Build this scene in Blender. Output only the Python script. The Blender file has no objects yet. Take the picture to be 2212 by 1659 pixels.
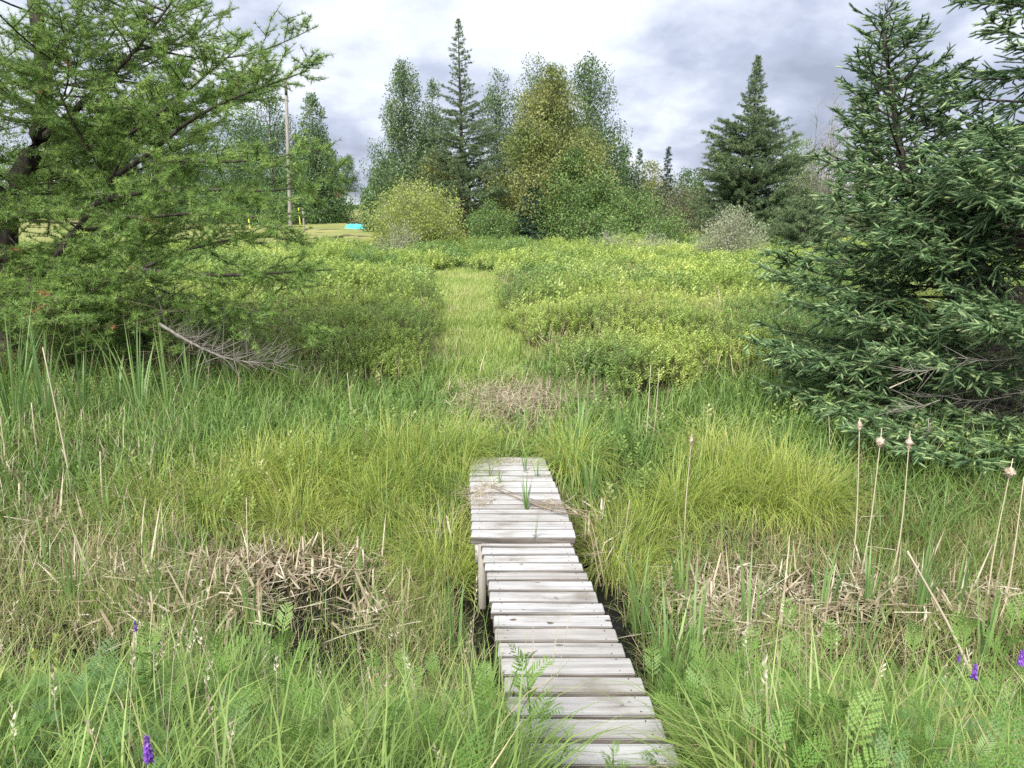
import bpy, math
import numpy as np

# ------------------------------------------------------------------ camera, world, sun
SC = bpy.context.scene
COL = SC.collection
H = 2.22                                   # eye height above the boardwalk step
PITCH = math.atan((829.5 - 450) / 1659)
cam = bpy.data.objects.new("camera", bpy.data.cameras.new("camera"))
COL.objects.link(cam)
cam.location = (0, 0, H)
cam.rotation_euler = (math.pi / 2 - PITCH, 0, 0)
cam.data.sensor_width = 36
cam.data.lens = 27.0
cam.data.clip_end = 3000
cam.data.clip_start = 0.05
SC.camera = cam

SUN_EL, SUN_ROT = math.radians(46), math.radians(203)
W = bpy.data.worlds.new("World")
SC.world = W
W.use_nodes = True
SKY_LIGHT = 0.50
def build_world():
    nt = W.node_tree; N = nt.nodes; L = nt.links
    N.clear()
    out = N.new("ShaderNodeOutputWorld"); bg = N.new("ShaderNodeBackground")
    sky = N.new("ShaderNodeTexSky"); sky.sky_type = 'NISHITA'; sky.sun_disc = False
    sky.sun_elevation = SUN_EL; sky.sun_rotation = SUN_ROT
    tc = N.new("ShaderNodeTexCoord"); sep = N.new("ShaderNodeSeparateXYZ")
    L.new(tc.outputs["Generated"], sep.inputs[0])
    zc = N.new("ShaderNodeMath"); zc.operation = 'MAXIMUM'; zc.inputs[1].default_value = 0.0
    L.new(sep.outputs[2], zc.inputs[0])
    za = N.new("ShaderNodeMath"); za.operation = 'ADD'; za.inputs[1].default_value = 0.42
    L.new(zc.outputs[0], za.inputs[0])
    dx = N.new("ShaderNodeMath"); dx.operation = 'DIVIDE'
    dy = N.new("ShaderNodeMath"); dy.operation = 'DIVIDE'
    L.new(sep.outputs[0], dx.inputs[0]); L.new(za.outputs[0], dx.inputs[1])
    L.new(sep.outputs[1], dy.inputs[0]); L.new(za.outputs[0], dy.inputs[1])
    cmb = N.new("ShaderNodeCombineXYZ")
    L.new(dx.outputs[0], cmb.inputs[0]); L.new(dy.outputs[0], cmb.inputs[1])
    def noise(scale, detail, rough, dist, off):
        mp = N.new("ShaderNodeMapping"); mp.inputs["Location"].default_value = off
        mp.inputs["Scale"].default_value = (1.0, 1.0, 1)
        L.new(cmb.outputs[0], mp.inputs[0])
        n = N.new("ShaderNodeTexNoise"); n.inputs["Scale"].default_value = scale
        n.inputs["Detail"].default_value = detail; n.inputs["Roughness"].default_value = rough
        n.inputs["Distortion"].default_value = dist
        L.new(mp.outputs[0], n.inputs["Vector"])
        return n.outputs[0]
    a = noise(1.7, 6, 0.50, 0.10, (3.1, 1.7, 0.0))
    b = noise(5.5, 6, 0.55, 0.12, (8.3, 4.2, 2.0))
    mx = N.new("ShaderNodeMath"); mx.operation = 'MULTIPLY_ADD'; mx.inputs[1].default_value = 0.62
    ml = N.new("ShaderNodeMath"); ml.operation = 'MULTIPLY'; ml.inputs[1].default_value = 0.38
    L.new(b, ml.inputs[0]); L.new(a, mx.inputs[0]); L.new(ml.outputs[0], mx.inputs[2])
    rp = N.new("ShaderNodeValToRGB"); cr = rp.color_ramp
    cr.elements[0].position = 0.37; cr.elements[0].color = (0.36, 0.40, 0.52, 1)
    cr.elements[1].position = 0.655; cr.elements[1].color = (1.02, 1.03, 1.06, 1)
    e = cr.elements.new(0.46); e.color = (0.52, 0.57, 0.72, 1)
    e = cr.elements.new(0.55); e.color = (0.80, 0.85, 0.97, 1)
    L.new(mx.outputs[0], rp.inputs[0])
    sm = N.new("ShaderNodeMixRGB"); sm.blend_type = 'MULTIPLY'; sm.inputs[0].default_value = 1
    sm.inputs[2].default_value = (0.1, 0.1, 0.1, 1)
    L.new(sky.outputs[0], sm.inputs[1])
    mix = N.new("ShaderNodeMixRGB"); mix.inputs[0].default_value = 0.93
    L.new(sm.outputs[0], mix.inputs[1]); L.new(rp.outputs[0], mix.inputs[2])
    L.new(mix.outputs[0], bg.inputs[0]); bg.inputs[1].default_value = SKY_LIGHT
    L.new(bg.outputs[0], out.inputs[0])
build_world()
sun = bpy.data.objects.new("sun", bpy.data.lights.new("sun", 'SUN'))
COL.objects.link(sun)
sun.data.energy = 3.2
sun.data.angle = math.radians(40)
sun.data.color = (1.0, 0.96, 0.89)
from mathutils import Vector, Matrix
sd = Vector((math.sin(SUN_ROT) * math.cos(SUN_EL), math.cos(SUN_ROT) * math.cos(SUN_EL), math.sin(SUN_EL)))
sun.rotation_euler = sd.to_track_quat('Z', 'Y').to_euler()
SC.view_settings.view_transform = 'Standard'
SC.view_settings.look = 'None'
SC.view_settings.exposure = 1.25
SC.view_settings.gamma = 1
SC.cycles.max_bounces = 7
SC.cycles.diffuse_bounces = 4
SC.cycles.transmission_bounces = 4
SC.cycles.transparent_max_bounces = 4
SC.cycles.use_denoising = False

# ------------------------------------------------------------------ helpers
rng = np.random.default_rng(11)
U = lambda a, b, n=None: rng.uniform(a, b, n)
ct, st = math.cos(PITCH), math.sin(PITCH)
def ray(px, py):
    a, b = (px - 1106) / 1659, (829.5 - py) / 1659
    return np.array([a, ct + b * st, -st + b * ct])
def at(px, py, Y):                          # the point seen at (px, py) that is Y metres ahead
    d = ray(px, py); return np.array([0, 0, H]) + d * (Y / d[1])
def on(px, py, z0, slope=0.0, y0=0.0):      # ... on the plane z = z0 - slope*(y-y0)
    d = ray(px, py); t = (z0 + slope * y0 - H) / (d[2] + slope * d[1])
    return np.array([0, 0, H]) + d * t
def sstep(a, b, x):
    t = np.clip((x - a) / (b - a), 0, 1); return t * t * (3 - 2 * t)
_lat = np.random.default_rng(5).random((257, 257))
def vnoise(x, y, s=1.0):
    x = np.asarray(x, float) / s + 500; y = np.asarray(y, float) / s + 500
    xi = np.floor(x).astype(int); yi = np.floor(y).astype(int)
    fx, fy = x - xi, y - yi; fx = fx * fx * (3 - 2 * fx); fy = fy * fy * (3 - 2 * fy)
    g = lambda i, j: _lat[i % 256, j % 256]
    return (g(xi, yi) * (1 - fx) + g(xi + 1, yi) * fx) * (1 - fy) + (g(xi, yi + 1) * (1 - fx) + g(xi + 1, yi + 1) * fx) * fy

PATH = np.array([[7.0, -0.1, 0.6], [9.2, -0.22, 1.0], [12.9, -0.62, 0.85], [18.9, -1.12, 1.0], [24.5, -1.6, 1.1], [27.5, -1.9, 0.5], [28.5, -2.0, 0.0]])
def path_c(y): return np.interp(y, PATH[:, 0], PATH[:, 1])
def path_w(y): return np.interp(y, PATH[:, 0], PATH[:, 2])
def lawn_mask(x, y): return sstep(37, 46, y) * sstep(-5.5, -8.5, x)
def gz(x, y):
    x = np.asarray(x, float); y = np.asarray(y, float)
    m = y + 0.25 * np.sin(x * 0.55 + 0.4) + 0.12 * np.sin(x * 1.7) 
    m = np.where(np.abs(x) < 1.3, y, m)
    z = 0.40 - 0.95 * sstep(1.7, 3.5, m) + 0.40 * sstep(5.1, 7.0, m) + 0.15 * sstep(7.5, 10.5, m)
    z = z + 0.10 * (vnoise(x, y, 0.7) - 0.5) * sstep(2, 3.5, y) + 0.12 * (vnoise(x, y, 2.3) - 0.5) * sstep(8, 11, y)
    z = z + lawn_mask(x, y) * (0.15 + 0.024 * np.clip(y - 42, 0, 75))
    return z

class Acc:
    def __init__(s): s.V = []; s.T = []; s.Q = []; s.R = []; s.P = []; s.n = 0
    def add(s, V, T=None, Q=None, rnd=0.5, tip=0.0):
        V = np.asarray(V, np.float32).reshape(-1, 3); k = len(V)
        if T is not None and len(T): s.T.append(np.asarray(T, np.int64).reshape(-1, 3) + s.n)
        if Q is not None and len(Q): s.Q.append(np.asarray(Q, np.int64).reshape(-1, 4) + s.n)
        s.V.append(V); s.R.append(np.broadcast_to(np.asarray(rnd, np.float32), (k,))); s.P.append(np.broadcast_to(np.asarray(tip, np.float32), (k,)))
        s.n += k
    def mesh(s, name, origin=(0, 0, 0), smooth=False):
        me = bpy.data.meshes.new(name)
        V = np.concatenate(s.V) - np.asarray(origin, np.float32)
        T = np.concatenate(s.T) if s.T else np.zeros((0, 3), np.int64)
        Q = np.concatenate(s.Q) if s.Q else np.zeros((0, 4), np.int64)
        me.vertices.add(len(V)); me.vertices.foreach_set("co", V.astype(np.float32).ravel())
        me.loops.add(T.size + Q.size)
        me.loops.foreach_set("vertex_index", np.concatenate([T.ravel(), Q.ravel()]).astype(np.int32))
        me.polygons.add(len(T) + len(Q))
        me.polygons.foreach_set("loop_start", np.concatenate([np.arange(len(T)) * 3, T.size + np.arange(len(Q)) * 4]).astype(np.int32))
        if smooth: me.polygons.foreach_set("use_smooth", np.ones(len(T) + len(Q), bool))
        for nm, arr in (("rnd", s.R), ("tip", s.P)):
            me.attributes.new(nm, 'FLOAT', 'POINT').data.foreach_set("value", np.concatenate(arr).astype(np.float32))
        me.update(calc_edges=True)
        return me
def tag(o, label=None, cat=None, group=None, kind=None):
    if label: o["label"] = label
    if cat: o["category"] = cat
    if group: o["group"] = group
    if kind: o["kind"] = kind
    return o
def empty(name, loc, label, cat, group=None):
    o = bpy.data.objects.new(name, None); COL.objects.link(o); o.location = [float(v) for v in loc]; o.empty_display_size = 0.1
    return tag(o, label, cat, group)
def obj(name, acc, mat, parent=None, smooth=False, origin=None):
    if acc.n == 0: return None
    org = origin if origin is not None else (parent.location if parent is not None else (0, 0, 0))
    me = acc.mesh(name, org, smooth); me.materials.append(mat)
    o = bpy.data.objects.new(name, me); COL.objects.link(o)
    if parent is not None: o.parent = parent
    elif origin is not None: o.location = origin
    return o

def norm(v): return v / np.maximum(np.linalg.norm(v, axis=-1, keepdims=True), 1e-9)
def frames(zd, roll=None, xd=None):
    zd = norm(np.asarray(zd, float).reshape(-1, 3)); n = len(zd)
    if xd is None:
        ref = np.where(np.abs(zd[:, 2:3]) > 0.9, np.array([[1.0, 0, 0]]), np.array([[0, 0, 1.0]]))
    else: ref = np.broadcast_to(xd, (n, 3))
    y = norm(np.cross(zd, ref)); x = np.cross(y, zd)
    if roll is not None:
        c, s_ = np.cos(roll)[:, None], np.sin(roll)[:, None]
        x, y = c * x + s_ * y, -s_ * x + c * y
    return np.stack([x, y, zd], 1)
def zrot(az, tilt=None, tdir=None):
    """upright frames turned by az, leaning by tilt"""
    n = len(az); z = np.zeros((n, 3)); z[:, 2] = 1
    if tilt is not None:
        td = az if tdir is None else tdir
        z = np.stack([np.cos(td) * np.sin(tilt), np.sin(td) * np.sin(tilt), np.cos(tilt)], 1)
    x0 = np.stack([np.cos(az), np.sin(az), np.zeros(n)], 1)
    y = norm(np.cross(z, x0)); x = np.cross(y, z)
    return np.stack([x, y, z], 1)
def scatter(acc, T, pos, R, s, rnd):
    V, tri, quad, tip = T
    n, k = len(pos), len(V)
    if n == 0: return
    s = np.asarray(s, float)
    sc = s[:, None, None] if s.ndim == 1 else s[:, None, :]
    X = np.einsum('nkj,nji->nki', V[None] * sc, R) + np.asarray(pos)[:, None, :]
    off = (np.arange(n) * k)[:, None, None]
    rnd = np.broadcast_to(rnd, (n,))
    acc.add(X.reshape(-1, 3), (tri[None] + off).reshape(-1, 3) if len(tri) else None, (quad[None] + off).reshape(-1, 4) if len(quad) else None,
            np.repeat(rnd, k), np.tile(tip, n))
def pack(V, tri=(), quad=(), tip=0.0):
    V = np.asarray(V, float); return (V, np.asarray(tri, np.int64).reshape(-1, 3), np.asarray(quad, np.int64).reshape(-1, 4), np.broadcast_to(np.asarray(tip, float), (len(V),)).copy())
def merge(parts):
    V, t, q, p, n = [], [], [], [], 0
    for a in parts:
        V.append(a[0]); t.append(a[1] + n); q.append(a[2] + n); p.append(a[3]); n += len(a[0])
    return (np.concatenate(V), np.concatenate(t), np.concatenate(q), np.concatenate(p))
def xform(T, pos, R, s=1.0):
    return (np.einsum('kj,ji->ki', T[0] * s, R) + np.asarray(pos, float), T[1], T[2], T[3])

# ------------------------------------------------------------------ templates
def blade(k, bend, w, kink=None, twist=0.0, base=0.7):
    V, q = [], []
    p = np.zeros(3); ang = 0.0
    for i in range(k + 1):
        t = i / k
        a = bend * t ** 1.5 * 1.5 if kink is None else (0.08 if t < kink[0] else kink[1])
        if i: p = p + np.array([math.sin(a), 0, math.cos(a)]) / k
        ww = w * (base + (1 - base) * min(1, t * 3)) * (1 - t ** 2.2) + 0.0004
        tw = twist * t
        ww = ww * abs(math.cos(tw * .6)); V += [p + np.array([0, ww * .5, 0]), p - np.array([0, ww * .5, 0])]
    for i in range(k): q.append((2 * i, 2 * i + 1, 2 * i + 3, 2 * i + 2))
    tip = np.repeat(np.linspace(0, 1, k + 1), 2)
    return pack(V, (), q, tip)
BL = [blade(4, b, 1.0, None, tw) for b, tw in ((0.15, .3), (0.45, -.5), (0.8, .6), (1.2, -.4), (1.7, .5), (2.3, .2))]
STRAP = [blade(6, b, 1.0, None, tw, .9) for b, tw in ((0.05, .9), (0.12, -1.2), (0.22, .7), (.4, -.6))]
KINK = [blade(6, 0, 1.0, (c, a), .3, 1.0) for c, a in ((.4, 1.9), (.6, 2.3), (.3, 1.5), (.75, 2.6), (.5, 1.2))]
LEAF = pack([(0, 0, 0), (-.08, .28, .45), (0, 0, 1), (-.08, -.28, .45)], [(0, 1, 2), (0, 2, 3)], (), (0, .5, 1, .5))
LEAFN = pack([(0, 0, 0), (-.05, .15, .5), (0, 0, 1), (-.05, -.15, .5)], [(0, 1, 2), (0, 2, 3)], (), (0, .5, 1, .5))
def needles(n, spread, L, w, fwd=0.0, seed=0):
    r = np.random.default_rng(seed); V, t, tp = [], [], []
    for i in range(n):
        az = i * 2.39996; el = r.uniform(*spread)
        d = np.array([math.cos(az) * math.cos(el), math.sin(az) * math.cos(el), math.sin(el)])
        sdv = norm(np.cross(d, r.normal(size=3))); l = L * r.uniform(.75, 1.1)
        V += [-sdv * w * .5, sdv * w * .5, d * l]; t.append((3 * i, 3 * i + 1, 3 * i + 2)); tp += [0, 0, 1]
    return pack(V, t, (), tp)
TUFT = [needles(9, (-.1, 1.1), 1.0, .10, seed=s) for s in range(3)]
TUFT_FAR = [needles(6, (-.2, 1.0), 1.0, .20, seed=s + 9) for s in range(3)]
def brush(n, L, nl, w, seed=0, fwd=0.75, tipd=True):
    r = np.random.default_rng(seed); V, t, tp = [], [], []
    for i in range(n):
        f = i / n; az = i * 2.39996 + r.uniform(-.3, .3); a = fwd * (0.9 + .4 * (1 - f)) if f < .85 else .35
        d = np.array([math.cos(az) * math.sin(a), math.sin(az) * math.sin(a), math.cos(a)])
        p = np.array([0, 0, L * f]); sdv = norm(np.cross(d, r.normal(size=3))); l = nl * r.uniform(.85, 1.1)
        V += [p - sdv * w * .5, p + sdv * w * .5, p + d * l]; t.append((3 * i, 3 * i + 1, 3 * i + 2)); tp += [.2, .2, 1]
    m = 3 * n; rr = (.058, .098, .085, .02)                        # leafy core, so the shoot reads as solid
    for i in range(4):
        for j in range(5):
            an = j * 1.2566 + i * .6; k_ = rr[i] * r.uniform(.8, 1.25); V.append((math.cos(an) * k_, math.sin(an) * k_, L * (.02, .35, .75, 1.05)[i])); tp.append(.6)
    q = [(m + i * 5 + j, m + i * 5 + (j + 1) % 5, m + (i + 1) * 5 + (j + 1) % 5, m + (i + 1) * 5 + j) for i in range(3) for j in range(5)]
    return pack(V, t, q, tp)
BRUSH = [brush(62, 1.0, .24, .042, seed=s, fwd=.8) for s in range(3)]
def sprig(n, L, leaf, ls, seed, up=.8):
    r = np.random.default_rng(seed); parts = []
    for i in range(n):
        f = (i + .5) / n; az = i * 2.39996 + r.uniform(-.3, .3); el = up * (.35 + .75 * f) + r.uniform(-.15, .2)
        d = np.array([[math.cos(az) * math.cos(el), math.sin(az) * math.cos(el), math.sin(el)]])
        parts.append(xform(leaf, (0, 0, L * (.25 + .75 * f)), frames(d, np.array([r.uniform(-.5, .5)]))[0], ls * r.uniform(.7, 1.1) * (1 - .25 * f)))
    parts.append(pack([(-.012 * L, 0, 0), (.012 * L, 0, 0), (0, 0, L)], [(0, 1, 2)], (), (0, 0, 0)))
    T = merge(parts); return (T[0], T[1], T[2], np.clip(T[0][:, 2] / L, 0, 1.2))
SPRIG = [sprig(11, 1.0, LEAF, .34, s, .65) for s in range(4)]
SPRIGF = [sprig(7, 1.0, LEAF, .50, s + 20) for s in range(3)]
def frond(np_, seed, arch=.7, toothed=True):
    """pinnate feathery leaf, 1 long, arching to +x"""
    r = np.random.default_rng(seed); parts = []; pts = []; p = np.zeros(3); K = 24
    for i in range(K + 1):
        a = .15 + arch * (i / K) ** 1.3; pts.append((p.copy(), a)); p = p + np.array([math.sin(a), 0, math.cos(a)]) / K
    for i in range(np_):
        f = .16 + .84 * (i + .5) / np_; k = min(K, int(f * K)); q, a = pts[k]
        ll = .34 * (math.sin(math.pi * min(1, .16 + .80 * f ** .9))) ** .8 * r.uniform(.85, 1.1)
        fw = np.array([math.sin(a), 0, math.cos(a)]); up = np.array([math.cos(a), 0, -math.sin(a)]) * -1
        for sg in (-1, 1):
            d = norm(fw * .75 + np.array([0, sg, 0]) * .9 + up * r.uniform(-.05, .25))
            R = frames(d[None], None, up)[0]
            parts.append(xform(pack([(0, 0, 0), (0, .075, .35), (0, .06, .7), (0, 0, 1), (0, -.06, .7), (0, -.075, .35)], [(0, 1, 5)], [(1, 2, 4, 5)], .6), q, R, ll))
            parts.append(xform(pack([(0, .06, .7), (0, 0, 1), (0, -.06, .7)], [(0, 1, 2)], (), 1.0), q, R, ll))
            if toothed:
                for tt in (.2, .38, .56, .72):
                    for s2 in (-1, 1):
                        parts.append(xform(pack([(0, 0, tt - .06), (0, s2 * .15 * (1 - .4 * tt), tt + .17), (0, 0, tt + .07)], [(0, 1, 2)], (), .8), q, R, ll))
    R0 = [np.array([-.008, 0, 0]), np.array([.008, 0, 0])]
    V, qd = [], []
    for i, (q, a) in enumerate(pts[::4]):
        ww = .012 * (1 - .75 * i / 6); V += [q + np.array([0, ww, 0]), q - np.array([0, ww, 0])]
    for i in range(len(V) // 2 - 1): qd.append((2 * i, 2 * i + 1, 2 * i + 3, 2 * i + 2))
    parts.append(pack(V, (), qd, .3))
    return merge(parts)
FROND = [frond(9, s, a) for s, a in ((1, .5), (2, .9), (3, 1.3))]
FROND_V = [frond(10, s, a, False) for s, a in ((5, .6), (6, 1.1))]

def tube(acc, pts, rad, sides=6, rnd=.5):
    pts = np.asarray(pts, float); n = len(pts); rad = np.broadcast_to(rad, (n,))
    d = norm(np.gradient(pts, axis=0)); R = frames(d)
    a = np.arange(sides) * 2 * math.pi / sides
    ring = np.cos(a)[None, :, None] * R[:, None, 0] + np.sin(a)[None, :, None] * R[:, None, 1]
    V = pts[:, None] + ring * rad[:, None, None]
    q = [(i * sides + j, i * sides + (j + 1) % sides, (i + 1) * sides + (j + 1) % sides, (i + 1) * sides + j) for i in range(n - 1) for j in range(sides)]
    T = [( (n - 1) * sides, (n - 1) * sides + j, (n - 1) * sides + j + 1) for j in range(1, sides - 1)]
    acc.add(V.reshape(-1, 3), T, q, rnd, 0)
def strips(acc, P0, P1, w0, w1, rnd=.5):
    """many thin three-sided twigs at once"""
    P0 = np.asarray(P0, float); P1 = np.asarray(P1, float); n = len(P0)
    if n == 0: return
    R = frames(P1 - P0); a = np.arange(3) * 2.0944
    ring = np.cos(a)[None, :, None] * R[:, None, 0] + np.sin(a)[None, :, None] * R[:, None, 1]
    w0 = np.broadcast_to(w0, (n,))[:, None, None]; w1 = np.broadcast_to(w1, (n,))[:, None, None]
    V = np.concatenate([P0[:, None] + ring * w0, P1[:, None] + ring * w1], 1)
    o = (np.arange(n) * 6)[:, None, None]
    q = np.array([(0, 1, 4, 3), (1, 2, 5, 4), (2, 0, 3, 5)])[None] + o
    acc.add(V.reshape(-1, 3), None, q.reshape(-1, 4), np.repeat(np.broadcast_to(rnd, (n,)), 6), 0)
def resample(pts, n):
    pts = np.asarray(pts, float); s = np.r_[0, np.cumsum(np.linalg.norm(np.diff(pts, axis=0), axis=1))]
    # smooth interpolation
    u = np.linspace(0, s[-1], n); out = np.stack([np.interp(u, s, pts[:, i]) for i in range(3)], 1)
    for _ in range(2): out[1:-1] = .25 * out[:-2] + .5 * out[1:-1] + .25 * out[2:]
    return out

# ------------------------------------------------------------------ materials
def newmat(name):
    m = bpy.data.materials.new(name); m.use_nodes = True; m.node_tree.nodes.clear()
    return m, m.node_tree.nodes, m.node_tree.links
def ramp(N, stops):
    r = N.new("ShaderNodeValToRGB"); cr = r.color_ramp
    while len(cr.elements) > 1: cr.elements.remove(cr.elements[-1])
    cr.elements[0].position = stops[0][0]; cr.elements[0].color = (*stops[0][1], 1)
    for p, c in stops[1:]:
        e = cr.elements.new(p); e.color = (*c, 1)
    return r
def leafmat(name, stops, trans=.35, tip=None, tipr=(.5, 1.0), patch=None, gloss=.02, rough=.45, base=None, boost=(1.40, 1.27, 1.6)):
    bo = lambda c: tuple(min(.8, v * k) for v, k in zip(c, boost))
    stops = [(p, bo(c)) for p, c in stops]; tip = bo(tip) if tip else None; patch = (bo(patch[0]),) + tuple(patch[1:]) if patch else None
    m, N, L = newmat(name)
    out = N.new("ShaderNodeOutputMaterial")
    at_ = N.new("ShaderNodeAttribute"); at_.attribute_name = "rnd"
    col = ramp(N, stops); L.new(at_.outputs["Fac"], col.inputs[0]); c = col.outputs[0]
    if patch:
        tc = N.new("ShaderNodeTexCoord"); nz = N.new("ShaderNodeTexNoise"); nz.inputs["Scale"].default_value = patch[1]; nz.inputs["Detail"].default_value = 3
        L.new(tc.outputs["Object"], nz.inputs["Vector"])
        mr = N.new("ShaderNodeMapRange"); mr.inputs[1].default_value = .45; mr.inputs[2].default_value = .62; mr.inputs[4].default_value = patch[2]
        L.new(nz.outputs[0], mr.inputs[0])
        mx = N.new("ShaderNodeMixRGB"); mx.inputs[2].default_value = (*patch[0], 1)
        L.new(mr.outputs[0], mx.inputs[0]); L.new(c, mx.inputs[1]); c = mx.outputs[0]
    for cc, rr in ((tip, tipr), (base, (.35, 0.0))):
        if cc:
            tp = N.new("ShaderNodeAttribute"); tp.attribute_name = "tip"
            mr = N.new("ShaderNodeMapRange"); mr.inputs[1].default_value = rr[0]; mr.inputs[2].default_value = rr[1]
            L.new(tp.outputs["Fac"], mr.inputs[0])
            mx = N.new("ShaderNodeMixRGB"); mx.inputs[2].default_value = (*cc, 1)
            L.new(mr.outputs[0], mx.inputs[0]); L.new(c, mx.inputs[1]); c = mx.outputs[0]
    df = N.new("ShaderNodeBsdfDiffuse"); tr = N.new("ShaderNodeBsdfTranslucent"); mx = N.new("ShaderNodeMixShader"); mx.inputs[0].default_value = trans
    L.new(c, df.inputs[0]); L.new(c, tr.inputs[0]); L.new(df.outputs[0], mx.inputs[1]); L.new(tr.outputs[0], mx.inputs[2])
    sh = mx.outputs[0]
    if gloss:
        gl = N.new("ShaderNodeBsdfGlossy"); gl.inputs["Roughness"].default_value = rough; gl.inputs[0].default_value = (.9, .95, 1, 1)
        mg = N.new("ShaderNodeMixShader"); mg.inputs[0].default_value = gloss
        L.new(sh, mg.inputs[1]); L.new(gl.outputs[0], mg.inputs[2]); sh = mg.outputs[0]
    L.new(sh, out.inputs[0])
    return m
def matte(name, stops, scale=6.0, rough=.9, stretch=(1, 1, 1), bump=.3, detail=6, coord="Object", rand=False, spec=.2):
    m, N, L = newmat(name)
    out = N.new("ShaderNodeOutputMaterial"); b = N.new("ShaderNodeBsdfPrincipled")
    tc = N.new("ShaderNodeTexCoord"); mp = N.new("ShaderNodeMapping"); mp.inputs["Scale"].default_value = stretch
    nz = N.new("ShaderNodeTexNoise"); nz.inputs["Scale"].default_value = scale; nz.inputs["Detail"].default_value = detail; nz.inputs["Roughness"].default_value = .62
    L.new(tc.outputs[coord], mp.inputs[0]); L.new(mp.outputs[0], nz.inputs["Vector"])
    r = ramp(N, stops); L.new(nz.outputs[0], r.inputs[0]); L.new(r.outputs[0], b.inputs["Base Color"])
    b.inputs["Roughness"].default_value = rough; b.inputs["Specular IOR Level"].default_value = spec
    if bump:
        bp = N.new("ShaderNodeBump"); bp.inputs["Strength"].default_value = bump; bp.inputs["Distance"].default_value = .02
        L.new(nz.outputs[0], bp.inputs["Height"]); L.new(bp.outputs[0], b.inputs["Normal"])
    L.new(b.outputs[0], out.inputs[0])
    return m
def wood_mat():
    m, N, L = newmat("weathered_wood")
    out = N.new("ShaderNodeOutputMaterial"); b = N.new("ShaderNodeBsdfPrincipled")
    tc = N.new("ShaderNodeTexCoord"); oi = N.new("ShaderNodeObjectInfo")
    mul = N.new("ShaderNodeMath"); mul.operation = 'MULTIPLY'; mul.inputs[1].default_value = 37.0
    L.new(oi.outputs["Random"], mul.inputs[0])
    ad = N.new("ShaderNodeVectorMath"); ad.operation = 'ADD'
    L.new(tc.outputs["Object"], ad.inputs[0]); L.new(mul.outputs[0], ad.inputs[1])
    def nz(scale, st, det, rough=.6, dist=0):
        mp = N.new("ShaderNodeMapping"); mp.inputs["Scale"].default_value = st; L.new(ad.outputs[0], mp.inputs[0])
        n = N.new("ShaderNodeTexNoise"); n.inputs["Scale"].default_value = scale; n.inputs["Detail"].default_value = det
        n.inputs["Roughness"].default_value = rough; n.inputs["Distortion"].default_value = dist
        L.new(mp.outputs[0], n.inputs["Vector"]); return n.outputs[0]
    grain = nz(22, (.06, 1.6, 1), 8, .65, .3)
    crack = nz(9, (.10, 3.2, 1), 6, .7, .4)
    blot = nz(3.5, (.8, 1.4, 1), 5)
    knot = nz(14, (.7, 1.0, 1), 1)
    c1 = ramp(N, [(.28, (.20, .20, .20)), (.44, (.43, .43, .43)), (.7, (.56, .56, .565))]); L.new(grain, c1.inputs[0])
    c2 = ramp(N, [(.30, (.10, .09, .08)), (.375, (1, 1, 1)), (1, (1, 1, 1))]); L.new(crack, c2.inputs[0])
    c3 = ramp(N, [(.30, (.55, .51, .45)), (.45, (.88, .87, .85)), (.7, (1.05, 1.05, 1.06))]); L.new(blot, c3.inputs[0])
    c4 = ramp(N, [(.23, (.30, .23, .17)), (.29, (1, 1, 1)), (1, (1, 1, 1))]); L.new(knot, c4.inputs[0])
    c5 = ramp(N, [(0, (.80, .77, .73)), (.5, (1, 1, 1)), (1, (1.1, 1.09, 1.08))]); L.new(oi.outputs["Random"], c5.inputs[0])
    c = c1.outputs[0]
    for k in (c2, c3, c4, c5):
        mx = N.new("ShaderNodeMixRGB"); mx.blend_type = 'MULTIPLY'; mx.inputs[0].default_value = 1
        L.new(c, mx.inputs[1]); L.new(k.outputs[0], mx.inputs[2]); c = mx.outputs[0]
    L.new(c, b.inputs["Base Color"]); b.inputs["Roughness"].default_value = .85; b.inputs["Specular IOR Level"].default_value = .2
    bp = N.new("ShaderNodeBump"); bp.inputs["Strength"].default_value = .6; bp.inputs["Distance"].default_value = .004
    ah = N.new("ShaderNodeMath"); ah.operation = 'ADD'; L.new(grain, ah.inputs[0]); L.new(c2.outputs[0], ah.inputs[1])
    L.new(ah.outputs[0], bp.inputs["Height"]); L.new(bp.outputs[0], b.inputs["Normal"])
    L.new(b.outputs[0], out.inputs[0]); return m
M = {}
M['wood'] = wood_mat()
M['woodedge'] = matte('gap_shade_plank_edge', [(.3, (.05, .045, .04)), (.5, (.13, .115, .10)), (.7, (.22, .20, .18))], 30, stretch=(.08, 1, 1), bump=.4)  # plank edges darkened: gap shade painted into the colour, with some brownish weathering
M['soil'] = matte("peat_soil", [(.3, (.020, .014, .009)), (.5, (.055, .040, .022)), (.7, (.10, .085, .04))], 2.2)
M['lawn'] = matte("mown_lawn", [(.3, (.15, .19, .055)), (.5, (.24, .26, .085)), (.68, (.33, .30, .13))], .35, bump=0, stretch=(.5, 1.5, 1), detail=9)
M['bark'] = matte("grey_brown_bark", [(.3, (.045, .035, .028)), (.5, (.11, .09, .075)), (.7, (.20, .17, .15))], 14, stretch=(1, 1, .3), bump=.6)
M['barkdark'] = matte("dark_bark", [(.3, (.022, .018, .015)), (.5, (.06, .05, .042)), (.7, (.13, .115, .10))], 14, stretch=(1, 1, .3), bump=.6)
M['deadwood'] = matte("bleached_deadwood", [(.3, (.10, .09, .08)), (.6, (.27, .25, .22))], 12, bump=.2)
M['twig'] = matte("brown_twigs", [(.3, (.07, .05, .038)), (.6, (.17, .13, .10))], 8, bump=0)
M['greytwig'] = matte("grey_bare_twigs", [(.3, (.17, .155, .13)), (.6, (.30, .28, .24))], 8, bump=0)
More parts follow.
